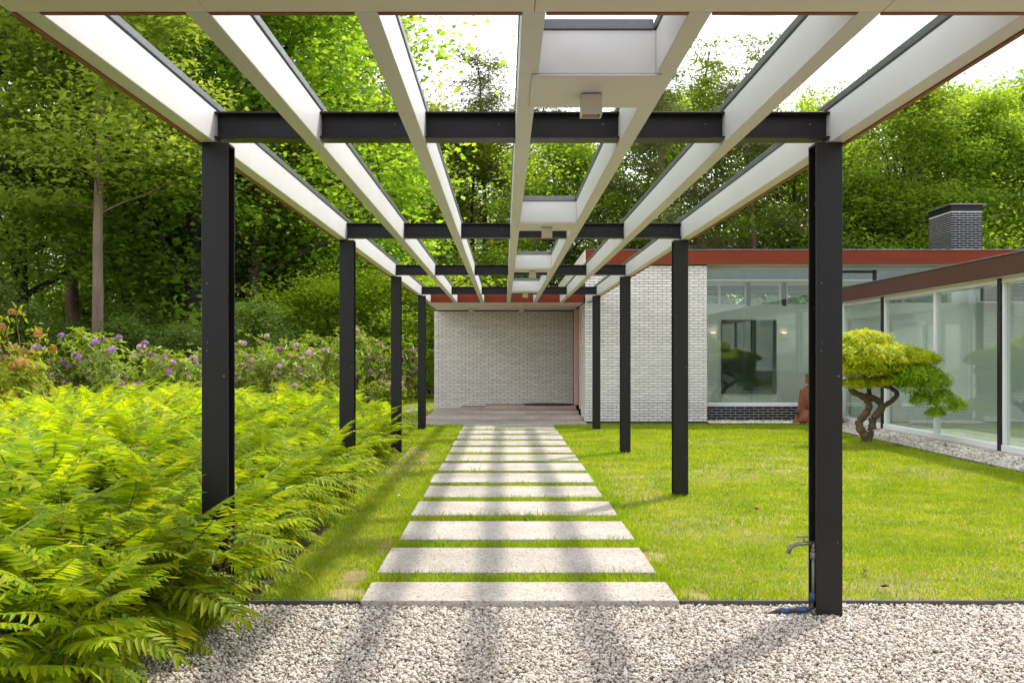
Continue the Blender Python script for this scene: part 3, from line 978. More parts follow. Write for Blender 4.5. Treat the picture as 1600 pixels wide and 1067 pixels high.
# left face of that wall
brick_face(ew, 0, 0.3, 0.04, 2.49, lambda u, o, z: (-1.70 - o, EY + 0.012 + u, z), PITCH, COURSE, 0.006, 0.0095, M['white_brick'], 0)
# entrance door (seen edge-on in the return wall)
door = hp(MB().box(WX0 + 0.06, WX0 + 0.11, 22.68, 24.22, 0.21, 2.46, 0.003), 'door', M['door_red'])
hp(MB().box(WX0 - 0.03, WX0 + 0.13, 22.551, 22.68, 0.2, 2.49, 0.003).box(WX0 - 0.03, WX0 + 0.13, 24.22, 24.349, 0.2, 2.49, 0.003), 'door_frame', M['door_frame'], door)
hp(MB().box(WX0 + 0.0, WX0 + 0.06, 22.80, 22.83, 0.95, 1.45, 0.003), 'handle', M['black_steel'], door)
hp(MB().box(WX0 - 0.02, WX0 + 0.0125, 22.45, 22.50, 1.55, 1.65, 0.003), 'doorbell', M['lamp_white'], rw)

# entrance roof, flush with the rafters
er = hp(MB().box(-1.618, 1.684, 21.45, 25.30, Z_R0 + 0.021, 2.715), 'entrance_roof', M['cap_metal'])
hp(MB().box(-1.632, 1.690, 21.441, 25.29, Z_R0, Z_R0 + 0.02, 0.001), 'soffit', M['soffit'], er)
hp(MB().box(-1.632, 1.690, 21.405, 21.44, Z_R0 - 0.002, 2.73, 0.002), 'fascia', M['red_fascia'], er)
hp(MB().box(-1.652, -1.6325, 21.405, 25.30, Z_R0 - 0.006, 2.73, 0.002), 'fascia', M['rust_edge'], er)
for x, nm in ((-0.78, 'left'), (0.415, 'right')):
    cube_lamp(x, 24.0, Z_R0 - 0.001, 'white cube downlight on the entrance ceiling, %s one before the brick wall' % nm, 'white cube lamps at the entrance', 0.05, 0.10)

# steps and paving
paving = MB().box(-4.2, 1.69, 20.22, 24.99, -0.07, 0.006, 0.004).build('entrance_paving', M['aggregate'])
paving['kind'] = 'structure'
steps = empty('entrance_steps', (0, 22, 0), 'wide low stone steps leading up to the entrance door', 'steps')
for x0, y0, z0, z1 in ((-1.67, 21.62, 0.0065, 0.075), (-1.04, 22.65, 0.0755, 0.145), (-0.44, 23.45, 0.1455, 0.215)):
    MB().box(x0, 1.668, y0, 24.975, z0, z1, 0.006).build('step', M['step_stone'], steps).location = (0, -22, 0)
mv = MB()
mv.prism([(0.58 * math.cos(a * math.pi / 20), 0.58 * math.sin(a * math.pi / 20)) for a in range(40)], 'z', 0.2155, 0.237)
doormat = mv.build('doormat', M['mat_fibre'], None, (1.05, 24.12, 0))
tag(doormat, 'round dark brown doormat on the top entrance step', 'doormat')

# main roof with red fascia
mr = hp(MB().box(1.72, 16.0, 21.24, 22.6, 3.315, 3.565).box(1.72, 16.0, 25.9, 31.5, 3.315, 3.565).box(1.72, 4.6, 22.6005, 25.8995, 3.315, 3.565).box(12.0, 16.0, 22.6005, 25.8995, 3.315, 3.565), 'main_roof', M['cap_metal'])
hp(MB().box(1.70, 16.0, 21.20, 21.239, 3.285, 3.57, 0.003), 'fascia', M['red_fascia'], mr)
hp(MB().box(1.68, 1.6995, 21.20, 31.5, 3.285, 3.57, 0.003), 'fascia', M['soffit'], mr)
hp(MB().box(1.672, 16.0, 21.185, 21.26, 3.571, 3.588, 0.002), 'roof_trim', M['cap_metal'], mr)
hp(MB().box(1.72, 16.0, 21.24, 22.6, 3.287, 3.314).box(1.72, 16.0, 25.9, 31.5, 3.287, 3.314), 'soffit', M['soffit'], mr)
hp(MB().box(4.605, 11.995, 22.605, 25.895, 3.54, 3.56), 'added_rooflight', M['glass_wing'], mr)  # unseen roof opening, added to bring daylight into the living room

# big front window
GY = 21.86
win = hp(MB().box(WX1 + .002, 9.6, GY - 0.06, GY + 0.06, 0.292, 0.362, 0.004)
         .box(WX1 + .002, 9.6, GY - 0.05, GY + 0.05, 3.215, 3.284, 0.003)
         .box(WX1 + .002, WX1 + 0.045, GY - 0.045, GY + 0.045, 0.363, 3.214, 0.003), 'front_window', M['window_white'])
pane_x = [WX1 + 0.045, 5.155, 6.95, 8.0, 9.6]
for a, b in zip(pane_x, pane_x[1:]):
    hp(MB().box(a + 0.004, b - 0.004, GY - 0.005, GY + 0.005, 0.365, 3.212), 'pane', M['glass'], win)
hp(MB().box(7.93, 7.99, GY - 0.05, GY + 0.05, 2.74, 3.213, 0.003), 'mullion', M['black_steel'], win)
hp(MB().box(7.0, 7.93, GY - 0.03, GY + 0.03, 3.15, 3.2, 0.003), 'mullion', M['black_steel'], win)
# black plinth
pl = hp(MB().box(WX1 + .002, 7.0, GY - 0.045, GY + 0.2, -0.06, 0.290), 'plinth_wall', M['pale_mortar'])
brick_face(pl, WX1 + .004, 7.0, -0.045, 0.288, lambda u, o, z: (u, GY - 0.045 - o, z), 0.20, 0.0555, 0.011, 0.013, M['black_brick'], 110)

# interior of the living room
room = hp(MB().box(WX1 - 0.3, 12.0, 26.42, 26.6, 0.02, 2.675), 'interior_wall', M['plaster'])
hp(MB().box(WX1 - 0.3, WX1 - 0.1, 21.9, 26.4, 0.02, 3.28), 'interior_wall', M['plaster'])
hp(MB().box(WX1 - 0.28, 12.5, 21.95, 26.6, -0.05, 0.015), 'room_floor', M['room_floor'])
cl = hp(MB().box(WX1 - 0.1, 12.0, 26.46, 26.53, 2.676, 2.72, 0.003).box(WX1 - 0.1, 12.0, 26.46, 26.53, 3.20, 3.284, 0.003), 'clerestory_window', M['window_white'])
for x in (5.60, 6.28, 7.18, 7.35, 8.2, 9.3, 10.4):
    hp(MB().box(x - 0.03, x + 0.03, 26.465, 26.525, 2.7205, 3.1995, 0.002), 'frame', M['window_white'], cl)
for x in (6.35, 7.28):
    hp(MB().box(x - 0.045, x + 0.045, 26.40, 26.455, 2.677, 3.284, 0.002), 'post', M['black_steel'], cl)
for a, b in ((WX1 - 0.1, 5.57), (5.63, 6.25), (6.31, 7.15), (7.38, 8.17), (8.23, 9.27)):
    hp(MB().box(a, b, 26.49, 26.5, 2.721, 3.199), 'pane', M['glass_wing'], cl)
pic = empty('wall_picture', (6.35, 26.4, 1.35), 'large dark glazed picture hanging on the pale wall inside the big window', 'picture')
MB().box(-0.715, 0.715, -0.03, 0.015, -0.955, 0.955, 0.004).build('picture_frame', M['lamp_dark'], pic)
MB().box(-0.675, -0.13, -0.038, -0.031, -0.915, 0.915).build('picture_panel', M['dark_picture'], pic)
MB().box(-0.115, 0.675, -0.038, -0.031, -0.915, 0.915).build('picture_panel', M['dark_picture'], pic)
for x, nm in ((5.42, 'left'), (7.26, 'right')):
    sc = empty('wall_lamp', (x, 26.36, 1.96), 'small lit wall lamp inside the window %s of the dark picture' % nm, 'lamp', 'lit wall lamps inside the window')
    MB().box(-0.07, 0.07, -0.05, 0.05, -0.14, 0.0, 0.004).build('lamp_shade', M['lamp_white'], sc)
    MB().box(-0.05, 0.05, -0.035, 0.035, 0.001, 0.012).build('bulb', M['sconce_glow'], sc)
    MB().box(-0.03, 0.03, 0.0505, 0.061, -0.11, -0.03).build('mounting_plate', M['lamp_dark'], sc)

# chimney
ch = hp(MB().box(11.0, 11.75, 25.0, 26.34, 3.55, 4.93), 'chimney', M['pale_mortar'])
brick_face(ch, 10.99, 11.76, 3.6, 4.93, lambda u, o, z: (u, 25.0 - o, z), 0.20, 0.0565, 0.012, 0.014, M['black_brick'], 90)
brick_face(ch, 25.0, 26.35, 3.6, 4.93, lambda u, o, z: (11.0 - o, u, z), 0.20, 0.0565, 0.012, 0.014, M['black_brick'], 100)
hp(MB().box(10.985, 11.765, 24.98, 26.36, 4.931, 5.07, 0.004), 'chimney_band', M['black_steel'], ch)
hp(MB().box(10.93, 11.82, 24.92, 26.42, 5.071, 5.10, 0.004), 'cap', M['cap_metal'], ch)

# glass wing on the right
GX = 7.15
wg = hp(MB().box(GX - 0.06, GX + 0.06, 5.0, 21.38, 0.012, 0.100, 0.004), 'wing_glazing', M['window_white'])
hp(MB().box(GX - 0.05, GX + 0.05, 5.0, 21.38, 2.405, 2.473, 0.003), 'head_rail', M['window_white'], wg)
posts = [19.08, 14.56, 10.04, 5.52]
for p in posts:
    hp(MB().box(GX - 0.075, GX + 0.05, p - 0.045, p + 0.045, -0.05, 2.472, 0.003), 'post', M['black_steel'], wg)
vert = []
for p in posts:
    for s_ in (-1, 1):
        vert.append((p + s_ * 0.075, 0.028))
for y in (21.34, 16.80, 12.30, 7.78):
    vert.append((y, 0.038))
for y, w in vert:
    hp(MB().box(GX - 0.045, GX + 0.045, y - w, y + w, 0.1005, 2.4045, 0.003), 'mullion', M['window_white'], wg)
ys = sorted(y for y, w in vert)
for a, b in zip(ys, ys[1:]):
    if b - a > 0.3:
        hp(MB().box(GX - 0.006, GX + 0.006, a + 0.03, b - 0.03, 0.101, 2.404), 'pane', M['glass_wing'], wg)
wr = hp(MB().box(6.94, 7.8, 4.4, 21.15, 2.50, 2.745), 'wing_roof', M['cap_metal'])
hp(MB().box(9.9, 11.0, 4.4, 21.15, 2.50, 2.745), 'roof_edge', M['cap_metal'], wr)
hp(MB().box(6.90, 6.939, 4.4, 21.15, 2.474, 2.75, 0.003), 'fascia', M['brown_fascia'], wr)
hp(MB().box(6.885, 6.98, 4.4, 21.17, 2.751, 2.768, 0.002), 'roof_trim', M['cap_metal'], wr)
hp(MB().box(6.94, 7.8, 4.4, 21.15, 2.4745, 2.499), 'soffit', M['soffit'], wr)
hp(MB().box(7.805, 9.895, 4.41, 21.14, 2.72, 2.74), 'added_rooflight', M['glass_wing'], wr)  # unseen glass strip, added to brighten the inside of the wing
# inside the wing: pale floor, end wall, far side glazing added to let daylight in
hp(MB().box(7.05, 10.6, 4.5, 21.4, -0.06, 0.01), 'room_floor', M['pale_floor'])
hp(MB().box(7.22, 10.6, 21.16, 21.28, 0.011, 2.473), 'interior_wall', M['plaster'])
wd = hp(MB().box(8.05, 8.75, 21.10, 21.159, 0.012, 2.1, 0.003), 'interior_door', M['window_white'])
hp(MB().box(8.12, 8.15, 21.06, 21.099, 0.98, 1.10, 0.003), 'handle', M['black_steel'], wd)
fg = hp(MB().box(10.35, 10.45, 5.0, 21.15, 0.011, 0.09, 0.003), 'added_far_glazing', M['window_white'])
for p in (19.08, 16.8, 14.56, 12.3, 10.04, 7.78):
    hp(MB().box(10.36, 10.44, p - 0.04, p + 0.04, 0.0905, 2.4735, 0.003), 'mullion', M['window_white'], fg)
fy = [5.0, 7.78, 10.04, 12.3, 14.56, 16.8, 19.08, 21.12]
for a, b in zip(fy, fy[1:]):
    hp(MB().box(10.395, 10.405, a + 0.045, b - 0.045, 0.095, 2.47), 'pane', M['glass_wing'], fg)
# wall over the wing roof, right of the window
hp(MB().box(9.602, 16.0, GY - 0.05, GY + 0.2, 0.03, 3.284), 'side_wall', M['plaster'])

# rusty steel figure in the gravel strip
fig = empty('steel_sculpture', (6.48, 21.05, -0.03), 'rust-red angular steel figure sitting in the pebbles behind the near post', 'sculpture')
mb = MB()
mb.hull([(-.42, -.22, 0), (.42, -.22, 0), (.40, .24, 0), (-.40, .24, 0), (-.47, -.30, .06), (.47, -.30, .06), (-.36, -.26, .27), (.36, -.26, .27), (-.30, .2, .30), (.30, .2, .30), (0, -.33, .36)])
mb.build('legs', M['corten'], fig)
MB().hull([(-.56, -.05, 0), (-.38, -.1, .0), (-.40, .1, 0), (-.44, -.05, .2), (-.36, .12, .24)]).build('foot', M['corten'], fig)
MB().hull([(-.40, -.10, .26), (.40, -.10, .26), (.36, .2, .26), (-.36, .2, .26), (-.34, -.08, .70), (.34, -.08, .70), (-.31, .16, .72), (.31, .16, .72), (-.16, -.03, .80), (.16, -.03, .80), (.14, .12, .80), (-.14, .12, .80)]).build('torso', M['corten'], fig)
MB().hull([(-.26, -.24, .36), (.26, -.24, .36), (-.28, -.26, .50), (.28, -.26, .50), (-.26, -.09, .36), (.26, -.09, .36), (-.28, -.09, .54), (.28, -.09, .54)]).build('arms', M['corten'], fig)
MB().hull([(-.06, -.02, .80), (.06, -.02, .80), (.05, .1, .80), (-.05, .1, .80), (-.06, -.02, .83), (.06, -.02, .83), (.05, .1, .83), (-.05, .1, .83)]).build('neck', M['corten'], fig)
MB().box(-.21, .19, -.16, .14, .825, 1.03, 0.006).build('head', M['corten'], fig)

# wire fence behind the shrubs
fence = empty('wire_fence', (-8, 36.0, 0), 'thin dark wire fence running behind the rhododendrons', 'fence')
def fp(mb, name, mat):
    o = mb.build(name, mat, fence); o.location = (8, -36.0, 0)
for x in (-2.65, -2.42, -5.6, -8.6, -11.6, -14.6, -17.6, -20.6):
    w = 0.045 if x > -3 else 0.03
    fp(MB().box(x - w, x + w, 36.0 - w, 36.0 + w, -0.05, 1.62 if x > -3 else 1.44, 0.004), 'post', M['black_steel'])
for z in (1.42, 0.9, 0.4):
    fp(MB().tube([(-24, 35.94, z + .01), (-12, 35.94, z - 0.02), (-2.65, 35.94, z)], 0.010, 5), 'wire', M['wire'])

# ------------------------------------------------------------------ feathery shrubs in the bed
def frond_arrays(r, L=0.36, pairs=11, droop=0.5, wl=0.095):
    """one pinnate leaf along +x: midrib curve and pairs of folded leaflets"""
    V, F, mi = [], [], []
    def curve(s):
        return np.array([L * s * (1 - 0.12 * droop * s), 0.015 * math.sin(3 * s), L * (0.10 * s - droop * 0.42 * s * s)])
    pts = [curve(s) for s in np.linspace(0, 1, 6)]
    tv, tf = tubes_np([(pts, np.linspace(0.0022, 0.0008, 6))], 3)
    V += list(tv); F_q = [tuple(f) for f in tf]; mi_q = [1] * len(tf)
    tris, mi_t = [], []
    n = pairs
    items = []
    for i in range(n):
        s = 0.16 + 0.80 * i / (n - 1)
        for side in (-1, 1):
            ll = wl * (0.62 + 0.55 * math.sin(math.pi * min(1, 0.12 + 0.95 * s) ** 1.0)) * (1 - 0.35 * s ** 3) * r.uniform(0.88, 1.1)
            items.append((s + r.uniform(-.01, .01), side, ll, 0.35 + 0.45 * s))
    items.append((1.0, 0, wl * 0.75, 1.0))
    for s, side, ll, fwd in items:
        p = curve(min(s, 1.0))
        t = unit(curve(min(s + 0.02, 1.02)) - curve(s - 0.02))
        lat = np.array([0, side, 0.0])
        d = unit(t * fwd + lat * (1.0 if side else 0) + np.array([0, 0, r.uniform(-0.42, 0.02)]))
        up = unit(np.array([0, 0, 1.0]) + t * r.uniform(-.1, .3) + np.array([0, r.uniform(-.3, .3), 0]))
        sd = unit(np.cross(d, up)); nn = np.cross(sd, d)
        w = ll * r.uniform(0.21, 0.28)
        dr = ll * r.uniform(0.05, 0.28)
        def P(a, b, c): return p + d * (ll * a) + sd * (w * b) + nn * (c * w) - np.array([0, 0, dr * a * a])
        k = len(V)
        V += [P(0.02, 0, 0), P(.32, 0, -.12), P(.68, 0, -.10), P(1, 0, 0), P(.26, .55, .12), P(.62, .42, .10), P(.26, -.55, .12), P(.62, -.42, .10)]
        F_q += [(k + 1, k + 2, k + 5, k + 4), (k + 2, k + 1, k + 6, k + 7)]; mi_q += [0, 0]
        tris += [(k, k + 1, k + 4), (k + 2, k + 3, k + 5), (k + 1, k, k + 6), (k + 3, k + 2, k + 7)]; mi_t += [0] * 4
    return np.array(V), np.array(F_q), np.array(tris), np.array(mi_q), np.array(mi_t)


rf = random.Random(11)
FRONDS = [frond_arrays(rf, L=rf.uniform(0.31, 0.42), pairs=rf.choice([9, 10, 11, 12]), droop=rf.uniform(0.2, 0.95), wl=rf.uniform(0.08, 0.112)) for _ in range(6)]
frond_me = [np_mesh('frond', v, [q, t], [M['sumac'], M['rachis']], False, np.concatenate([a, b])) for v, q, t, a, b in FRONDS]


def bush_layout(r, stems=4, h=0.95, rad=0.25, per=13, bias=(0.45, -0.40)):
    """stems and the fronds on them; returns tubes and a list of (frond index, matrix)"""
    tubes, fr = [], []
    for s in range(stems):
        a = r.uniform(0, 6.283)
        bx, by = math.cos(a) * rad * r.uniform(0.1, 0.8), math.sin(a) * rad * r.uniform(0.1, 0.8)
        hh = h * r.uniform(0.72, 1.0)
        lean = Vector((math.cos(a) * 0.22 + bias[0] * .12, math.sin(a) * 0.22 + bias[1] * .12, 0)) * r.uniform(.5, 1.2)
        def sp(t): return Vector((bx, by, 0)) + lean * (t ** 1.5) * hh + Vector((0, 0, hh * 0.80 * t))
        tubes.append(([sp(t) for t in (0, .25, .5, .75, 1)], np.array([.006, .0055, .0048, .004, .002])))
        ph = r.uniform(0, 6.28)
        for i in range(per):
            t = 0.22 + 0.78 * (i + r.uniform(0, .6)) / per
            az = ph + i * 2.4 + r.uniform(-.3, .3)
            d = Vector((math.cos(az) + bias[0], math.sin(az) + bias[1], 0)).normalized()
            el = -0.12 + 1.35 * max(0, t - 0.35) + r.uniform(-.25, .3)
            rot = Matrix.Rotation(math.atan2(d.y, d.x), 4, 'Z') @ Matrix.Rotation(-el, 4, 'Y') @ Matrix.Rotation(r.uniform(-.35, .35), 4, 'X')
            sc = (0.72 + 0.45 * math.sin(math.pi * min(1, t * 0.95))) * r.uniform(0.85, 1.15)
            fr.append((r.randrange(len(FRONDS)), Matrix.Translation(sp(min(t, 1))) @ rot @ Matrix.Scale(sc, 4)))
    return tubes, fr


def join_fronds(fr, name='foliage'):
    Vs, Qs, Ts, mq, mt, off = [], [], [], [], [], 0
    for k, mx in fr:
        v, q, t, a, b = FRONDS[k]
        m = np.array(mx)
        Vs.append(v @ m[:3, :3].T + m[:3, 3]); Qs.append(q + off); Ts.append(t + off); mq.append(a); mt.append(b)
        off += len(v)
    return np_mesh(name, np.concatenate(Vs), [np.concatenate(Qs), np.concatenate(Ts)], [M['sumac'], M['rachis']], False, np.concatenate(mq + mt))


BUSH_T = []
for i in range(6):
    tb, fr = bush_layout(random.Random(40 + i))
    v, f = tubes_np(tb, 4)
    BUSH_T.append((np_mesh('stems', v, f, M['stem'], True), join_fronds(fr), fr))
rb = random.Random(5)
cand = []
y = 3.75
row = 0
while y < 15.6:
    x = -1.76 - max(0, 6.2 - y) * 0.03 - max(0, y - 7) * 0.045 + (0.15 if row % 2 else 0)
    xl = -(0.497 * y + 1.1)
    while x > xl:
        cand.append((x + rb.uniform(-.13, .13), y + rb.uniform(-.13, .13)))
        x -= 0.43 + 0.012 * y
    y += 0.40 + 0.012 * y
    row += 1
cand.sort(key=lambda p: p[1] + abs(p[0] + 1.6) * 0.5)
SH_LABEL = 'yellow-green feathery-leaved shrub in the dense bed along the left side of the path'
SPECIAL = {}
for (qx, qy), lb in (((-1.8, 5.3), 'feathery shrub whose fronds cross the foot of the nearest left post'), ((-1.75, 9.7), 'feathery shrub growing round the foot of the second left post'),
                     ((-1.75, 14.2), 'feathery shrub growing round the foot of the third left post'), ((-1.7, 16), 'feathery shrub at the far end of the bed next to the lawn'),
                     ((-1.7, 4.0), 'feathery shrub at the front corner of the bed spilling over the gravel')):
    k = min(range(len(cand)), key=lambda q: (cand[q][0] - qx) ** 2 + (cand[q][1] - qy) ** 2)
    SPECIAL.setdefault(k, lb)
for i, (x, y) in enumerate(cand):
    k = rb.randrange(6)
    edge = min(1.0, max(0.0, (-x - 1.5) / 1.2))
    sc = (0.80 + 0.30 * edge) * rb.uniform(0.92, 1.12)
    if y < 4.6: sc *= 0.90
    root = empty('feathery_shrub', (x, y, -0.03), SH_LABEL, 'shrub', 'feathery shrubs in the bed')
    root['label'] = SPECIAL.get(i, SH_LABEL)
    root.rotation_euler = (0, 0, rb.uniform(-0.7, 0.7))
    root.scale = (sc * 1.08, sc * 1.08, sc)
    link('stems', BUSH_T[k][0], root)
    if i < 6:
        for fk, mx in BUSH_T[k][2]:
            o = link('frond', frond_me[fk], root)
            o.matrix_local = mx
    else:
        link('foliage', BUSH_T[k][1], root)


# ------------------------------------------------------------------ flowering and leafy shrubs
def rosette_shrub(r, rx, ry, h, n, leaf=0.12, lw=0.042, per=8, mat='rhodo', shell=0.75, name='foliage', lumps=7):
    """dome of leaf rosettes on a lumpy surface"""
    L = [(r.uniform(-.6, .6) * rx, r.uniform(-.6, .6) * ry, r.uniform(.35, .75) * h, r.uniform(.35, .6)) for _ in range(lumps)]
    C = []
    while len(C) < n:
        lx, ly, lz, lr = r.choice(L)
        u = rng.normal(size=3); u /= np.linalg.norm(u)
        k = r.uniform(shell, 1.0)
        p = np.array([lx + u[0] * lr * rx * k, ly + u[1] * lr * ry * k, lz + u[2] * lr * h * k * 0.8])
        if p[2] < 0.05: continue
        C.append((p, u))
    P = np.array([c[0] for c in C]); U = unit(np.array([c[1] for c in C]) + np.array([0, 0, 0.6]))
    cen, D, N = [], [], []
    for i in range(per):
        a = i * 2 * math.pi / per + rng.uniform(0, 6.28, len(P))
        t1 = unit(np.cross(U, np.array([[0.3, 0.2, 0.9]])) + 1e-6); t2 = np.cross(U, t1)
        d = unit(t1 * np.cos(a)[:, None] + t2 * np.sin(a)[:, None] + U * rng.uniform(-.25, .55, (len(P), 1)))
        cen.append(P + d * leaf * 0.5 + U * 0.01); D.append(d); N.append(U + rng.normal(0, .2, U.shape))
    cen, D, N = np.concatenate(cen), np.concatenate(D), np.concatenate(N)
    sz = rng.uniform(0.7, 1.25, len(cen))
    V, F = leaf_quads(cen, D, N, leaf * sz, lw * sz, 0.15)
    return np_mesh(name, V, F, M[mat], False), P, U, L


def truss_mesh(mat, rad=0.075, n=46):
    u = unit(rng.normal(size=(n, 3))); u[:, 2] = np.abs(u[:, 2]) * 0.9 - 0.15
    c = u * rad
    d = unit(np.cross(u, rng.normal(size=(n, 3))))
    V, F = leaf_quads(c, d, u, rad * 0.75, rad * 0.7, 0.25)
    return np_mesh('flower_cluster', V, F, M[mat], False)


TRUSS = {k: [truss_mesh(k) for _ in range(2)] for k in ('pink', 'palepink', 'purple', 'orange')}


def stems_mesh(r, L, mat, base=0.0, rad=0.016):
    tb = []
    for lx, ly, lz, lr in L:
        p0 = np.array([lx * .15, ly * .15, base]); p1 = np.array([lx, ly, lz])
        mid = (p0 + p1) / 2 + np.array([r.uniform(-.08, .08), r.uniform(-.08, .08), -.05])
        tb.append(([p0, mid, p1, p1 + np.array([0, 0, 0.15])], np.array([rad, rad * .8, rad * .5, rad * .25])))
    v, f = tubes_np(tb, 5)
    return np_mesh('stems', v, f, M[mat], True)


def flower_shrub(px, d, wpx, ytop, mat, fl, nfl, label, cat='rhododendron', group='rhododendrons behind the bed', seed=0, leaf=0.12, lw=0.042, nros=None):
    r = random.Random(seed)
    x = px_x(px, d); rx = wpx * d / F_PX / 2; h = px_z(ytop, d) * (1.12 if cat == 'rhododendron' else 1.0)
    root = empty('rhododendron' if cat == 'rhododendron' else 'azalea', (x, d, -0.03), label, cat, group)
    n = nros or int(330 * (rx * h) ** 0.85)
    me, P, U, L = rosette_shrub(r, rx, rx * 0.8, h / 1.02, n, leaf, lw, mat=mat, lumps=9)
    link('foliage', me, root)
    link('stems', stems_mesh(r, L, 'stem'), root)
    front = [i for i in range(len(P)) if P[i][1] < rx * 0.25 and U[i][2] > 0.1 and P[i][2] > h * 0.25]
    r.shuffle(front)
    for i in front[:int(nfl * 2.6)]:
        col = fl if isinstance(fl, str) else r.choice(fl)
        o = link('flower_cluster', r.choice(TRUSS[col]), root, tuple(P[i] + U[i] * 0.06), (r.uniform(-.4, .4), r.uniform(-.4, .4), r.uniform(0, 6.28)))
        o.scale = [r.uniform(0.6, 1.1)] * 3
    return root


flower_shrub(168, 18.0, 140, 532, 'rhodo', 'purple', 16, 'purple flowering rhododendron below the tan tree trunk', seed=1)
flower_shrub(80, 17.5, 140, 560, 'rhodo', 'purple', 8, 'rhododendron with few purple blooms behind the orange azalea', seed=2)
flower_shrub(262, 20.0, 150, 560, 'rhodo', ['palepink', 'purple'], 10, 'low dark rhododendron with few pale blooms left of the nearest left post', seed=3)
flower_shrub(330, 22.0, 120, 562, 'rhodo', ['palepink', 'purple'], 6, 'low rhododendron half hidden behind the nearest left post', seed=4)
flower_shrub(425, 22.0, 170, 548, 'rhodo', ['palepink', 'palepink', 'pink'], 18, 'broad pale pink rhododendron between the first and second left posts', seed=5)
flower_shrub(400, 26.0, 110, 546, 'rhodo', 'purple', 5, 'rhododendron with lilac blooms at the back beside the nearest left post', seed=6)
flower_shrub(512, 25.5, 130, 520, 'rhodo', ['palepink'], 13, 'tall olive rhododendron mound with whitish blooms just left of the second left post', seed=7)
flower_shrub(585, 28.0, 110, 526, 'rhodo', 'pink', 13, 'bright pink rhododendron between the second and third left posts', seed=8)
flower_shrub(632, 28.8, 66, 540, 'rhodo', 'pink', 8, 'pink rhododendron between the third and fourth left posts', seed=9)
flower_shrub(598, 26.0, 70, 596, 'rhodo', 'pink', 2, 'small low rhododendron on the bare soil behind the second left post', seed=10)
# orange azalea at the left edge
az = flower_shrub(48, 13.0, 190, 545, 'azalea', 'orange', 7, 'leggy azalea with yellow-green leaves and fading orange blooms at the left edge', 'azalea', None, 21, 0.095, 0.038, 620)
ra = random.Random(4)
tb = []
for px, py in ((30, 478), (16, 500), (48, 508), (66, 512), (5, 520), (70, 535)):
    x1 = px_x(px, 13.0) - az.location.x; z1 = px_z(py, 13.0)
    p0 = np.array([x1 * 0.4, 0, 0.3]); p1 = np.array([x1, ra.uniform(-.2, .2), z1 - 0.03])
    tb.append(([p0, p0 * .55 + p1 * .45 + np.array([.05, 0, 0]), p1], np.array([.012, .008, .005])))
    for q in range(1):
        o = link('flower_cluster', TRUSS['orange'][q], az, tuple(p1 + np.array([ra.uniform(-.04, .04), ra.uniform(-.05, .02), -.03 + q * .05])), (0.3, 0.2, q))
        o.scale = (0.6, 0.6, 0.75)
v, f = tubes_np(tb, 5)
link('twigs', np_mesh('twigs', v, f, M['stem'], True), az)
C = np.concatenate([np.array([t[0][2]]) * np.array([1, 1, 1]) + rng.normal(0, .06, (26, 3)) - np.array([0, 0, .06]) for t in tb])
V, F = leaf_quads(C, unit(rng.normal(size=C.shape) + [0, 0, .2]), np.array([[0, 0, 1.0]]) + rng.normal(0, .4, C.shape), 0.085, 0.03, .15)
link('foliage', np_mesh('foliage', V, F, M['azalea']), az)


